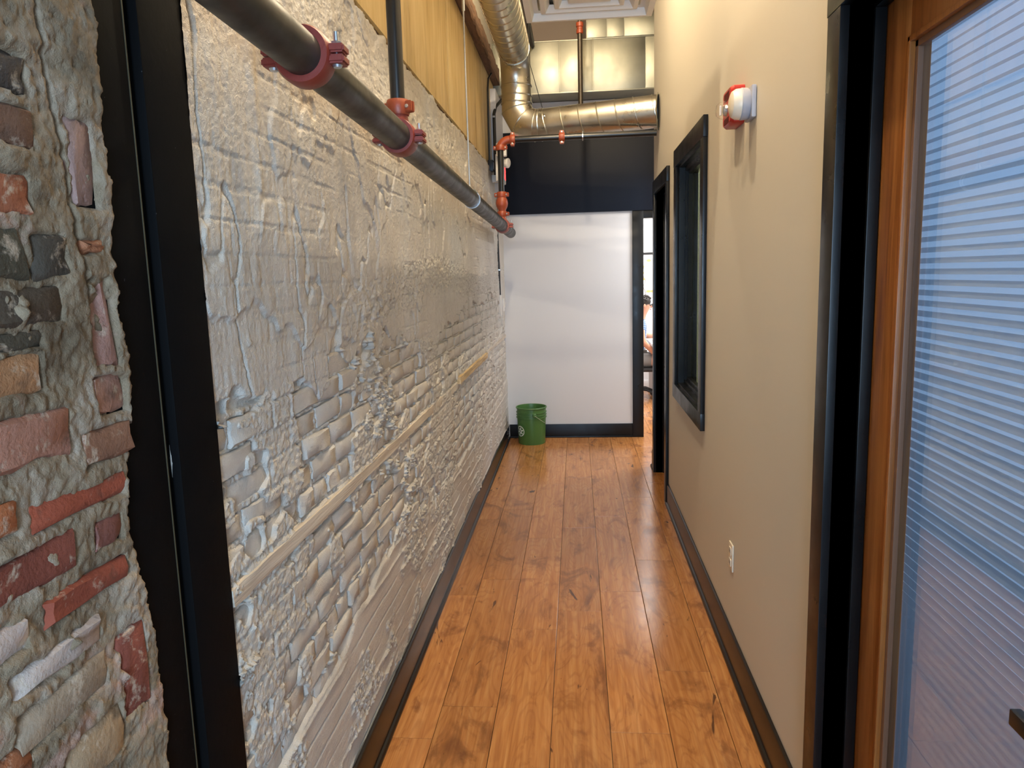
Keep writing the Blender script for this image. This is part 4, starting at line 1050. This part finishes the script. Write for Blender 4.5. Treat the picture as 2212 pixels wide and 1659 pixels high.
skin_obj('shirt', Vt, [(0, 1), (1, 2), (2, 3), (3, 4), (3, 5), (5, 6), (3, 7), (7, 8)], [.145, .138, .142, .138, .066, .072, .066, .072, .066], M_SHIRT, pe)
skin_obj('shorts', [V_[0], V_[8], tuple(Vector(V_[9]).lerp(Vector(V_[10]), .05)), V_[14], tuple(Vector(V_[15]).lerp(Vector(V_[16]), .05))], [(0, 1), (1, 2), (0, 3), (3, 4)], [.135, .105, .095, .105, .095], M_SHORTS, pe)
hc = Vector((bx_+.100, by_, 1.225))
b = B(); rh = random.Random(4)
b.ball(hc+Vector((-.012, 0, .035)), .092, 20, (1.05, .92, .82))
for k in range(60):
    a = rh.uniform(0, 2*PI); e_ = rh.uniform(.05, 1.35); p = hc+Vector((-.012+.098*math.cos(a)*math.cos(e_), .088*math.sin(a)*math.cos(e_), .035+.078*math.sin(e_)))
    if math.cos(a) > .6 and e_ < .45: continue
    b.ball(p, rh.uniform(.012, .02), 8)
b.obj('hair', M_HAIR, pe)
b = B()
for s_ in (-1, 1):
    b.tube([hc+Vector((.02+.078, s_*.034+.022*math.cos(t), -.012+.018*math.sin(t))) for t in np.linspace(0, 2*PI, 17)[:-1]], .0026, 6, False, True)
    b.tube([hc+Vector((.095, s_*.056, -.008)), hc+Vector((.0, s_*.080, -.004))], .0026, 6)
b.tube([hc+Vector((.100, -.012, -.008)), hc+Vector((.100, .012, -.008))], .0026, 6)
b.obj('glasses', M_DARK, pe)
B().ball(hc+Vector((.090, 0, -.030)), .016, 10, (1, .75, 1.1)).obj('nose', M_SKIN, pe)
M_LIP = mat('lips', (.42, .14, .11), .5)
B().ball(hc+Vector((.078, 0, -.066)), .018, 10, (.6, 1.2, .4)).obj('mouth', M_LIP, pe)
for s_ in (-1, 1):
    B().ball(hc+Vector((.076, s_*.034, -.010)), .011, 10).obj('eye', M_HAIR, pe)
    B().ball(hc+Vector((-.002, s_*.080, -.018)), .022, 10, (.7, .4, 1.2)).obj('ear', M_SKIN, pe)
for s_, X_ in ((-1, bx_+.34), (1, bx_+.40)):
    b = B(); b.ball((X_+.03, by_+s_*.135, .046), .048, 16, (2.3, .95, .95)); b.box(X_-.075, X_+.135, by_+s_*.135-.042, by_+s_*.135+.042, 0, .022, .006); b.obj('shoe', M_SHOE, pe)
for (wr_, s_) in ((Vector(V_[23]), -1), (Vector(V_[27]), 1)):
    dv = (Vector(V_[23])-Vector(V_[22])).normalized() if s_ < 0 else (Vector(V_[27])-Vector(V_[26])).normalized()
    sdv = dv.cross(Vector((0, 0, 1))).normalized()
    for k, ln in enumerate((.062, .072, .068, .052)):
        p0 = wr_+sdv*(k-1.5)*.019; b = B().tube([p0, p0+dv*ln*.5, p0+dv*ln+Vector((0, 0, -.014))], [.0095, .009, .007], 8); b.obj('finger', M_SKIN, pe)
    p0 = wr_-dv*.01-sdv*.03*s_; B().tube([p0, p0+dv*.03-sdv*.02*s_, p0+dv*.055-sdv*.022*s_], [.011, .010, .008], 8).obj('thumb', M_SKIN, pe)
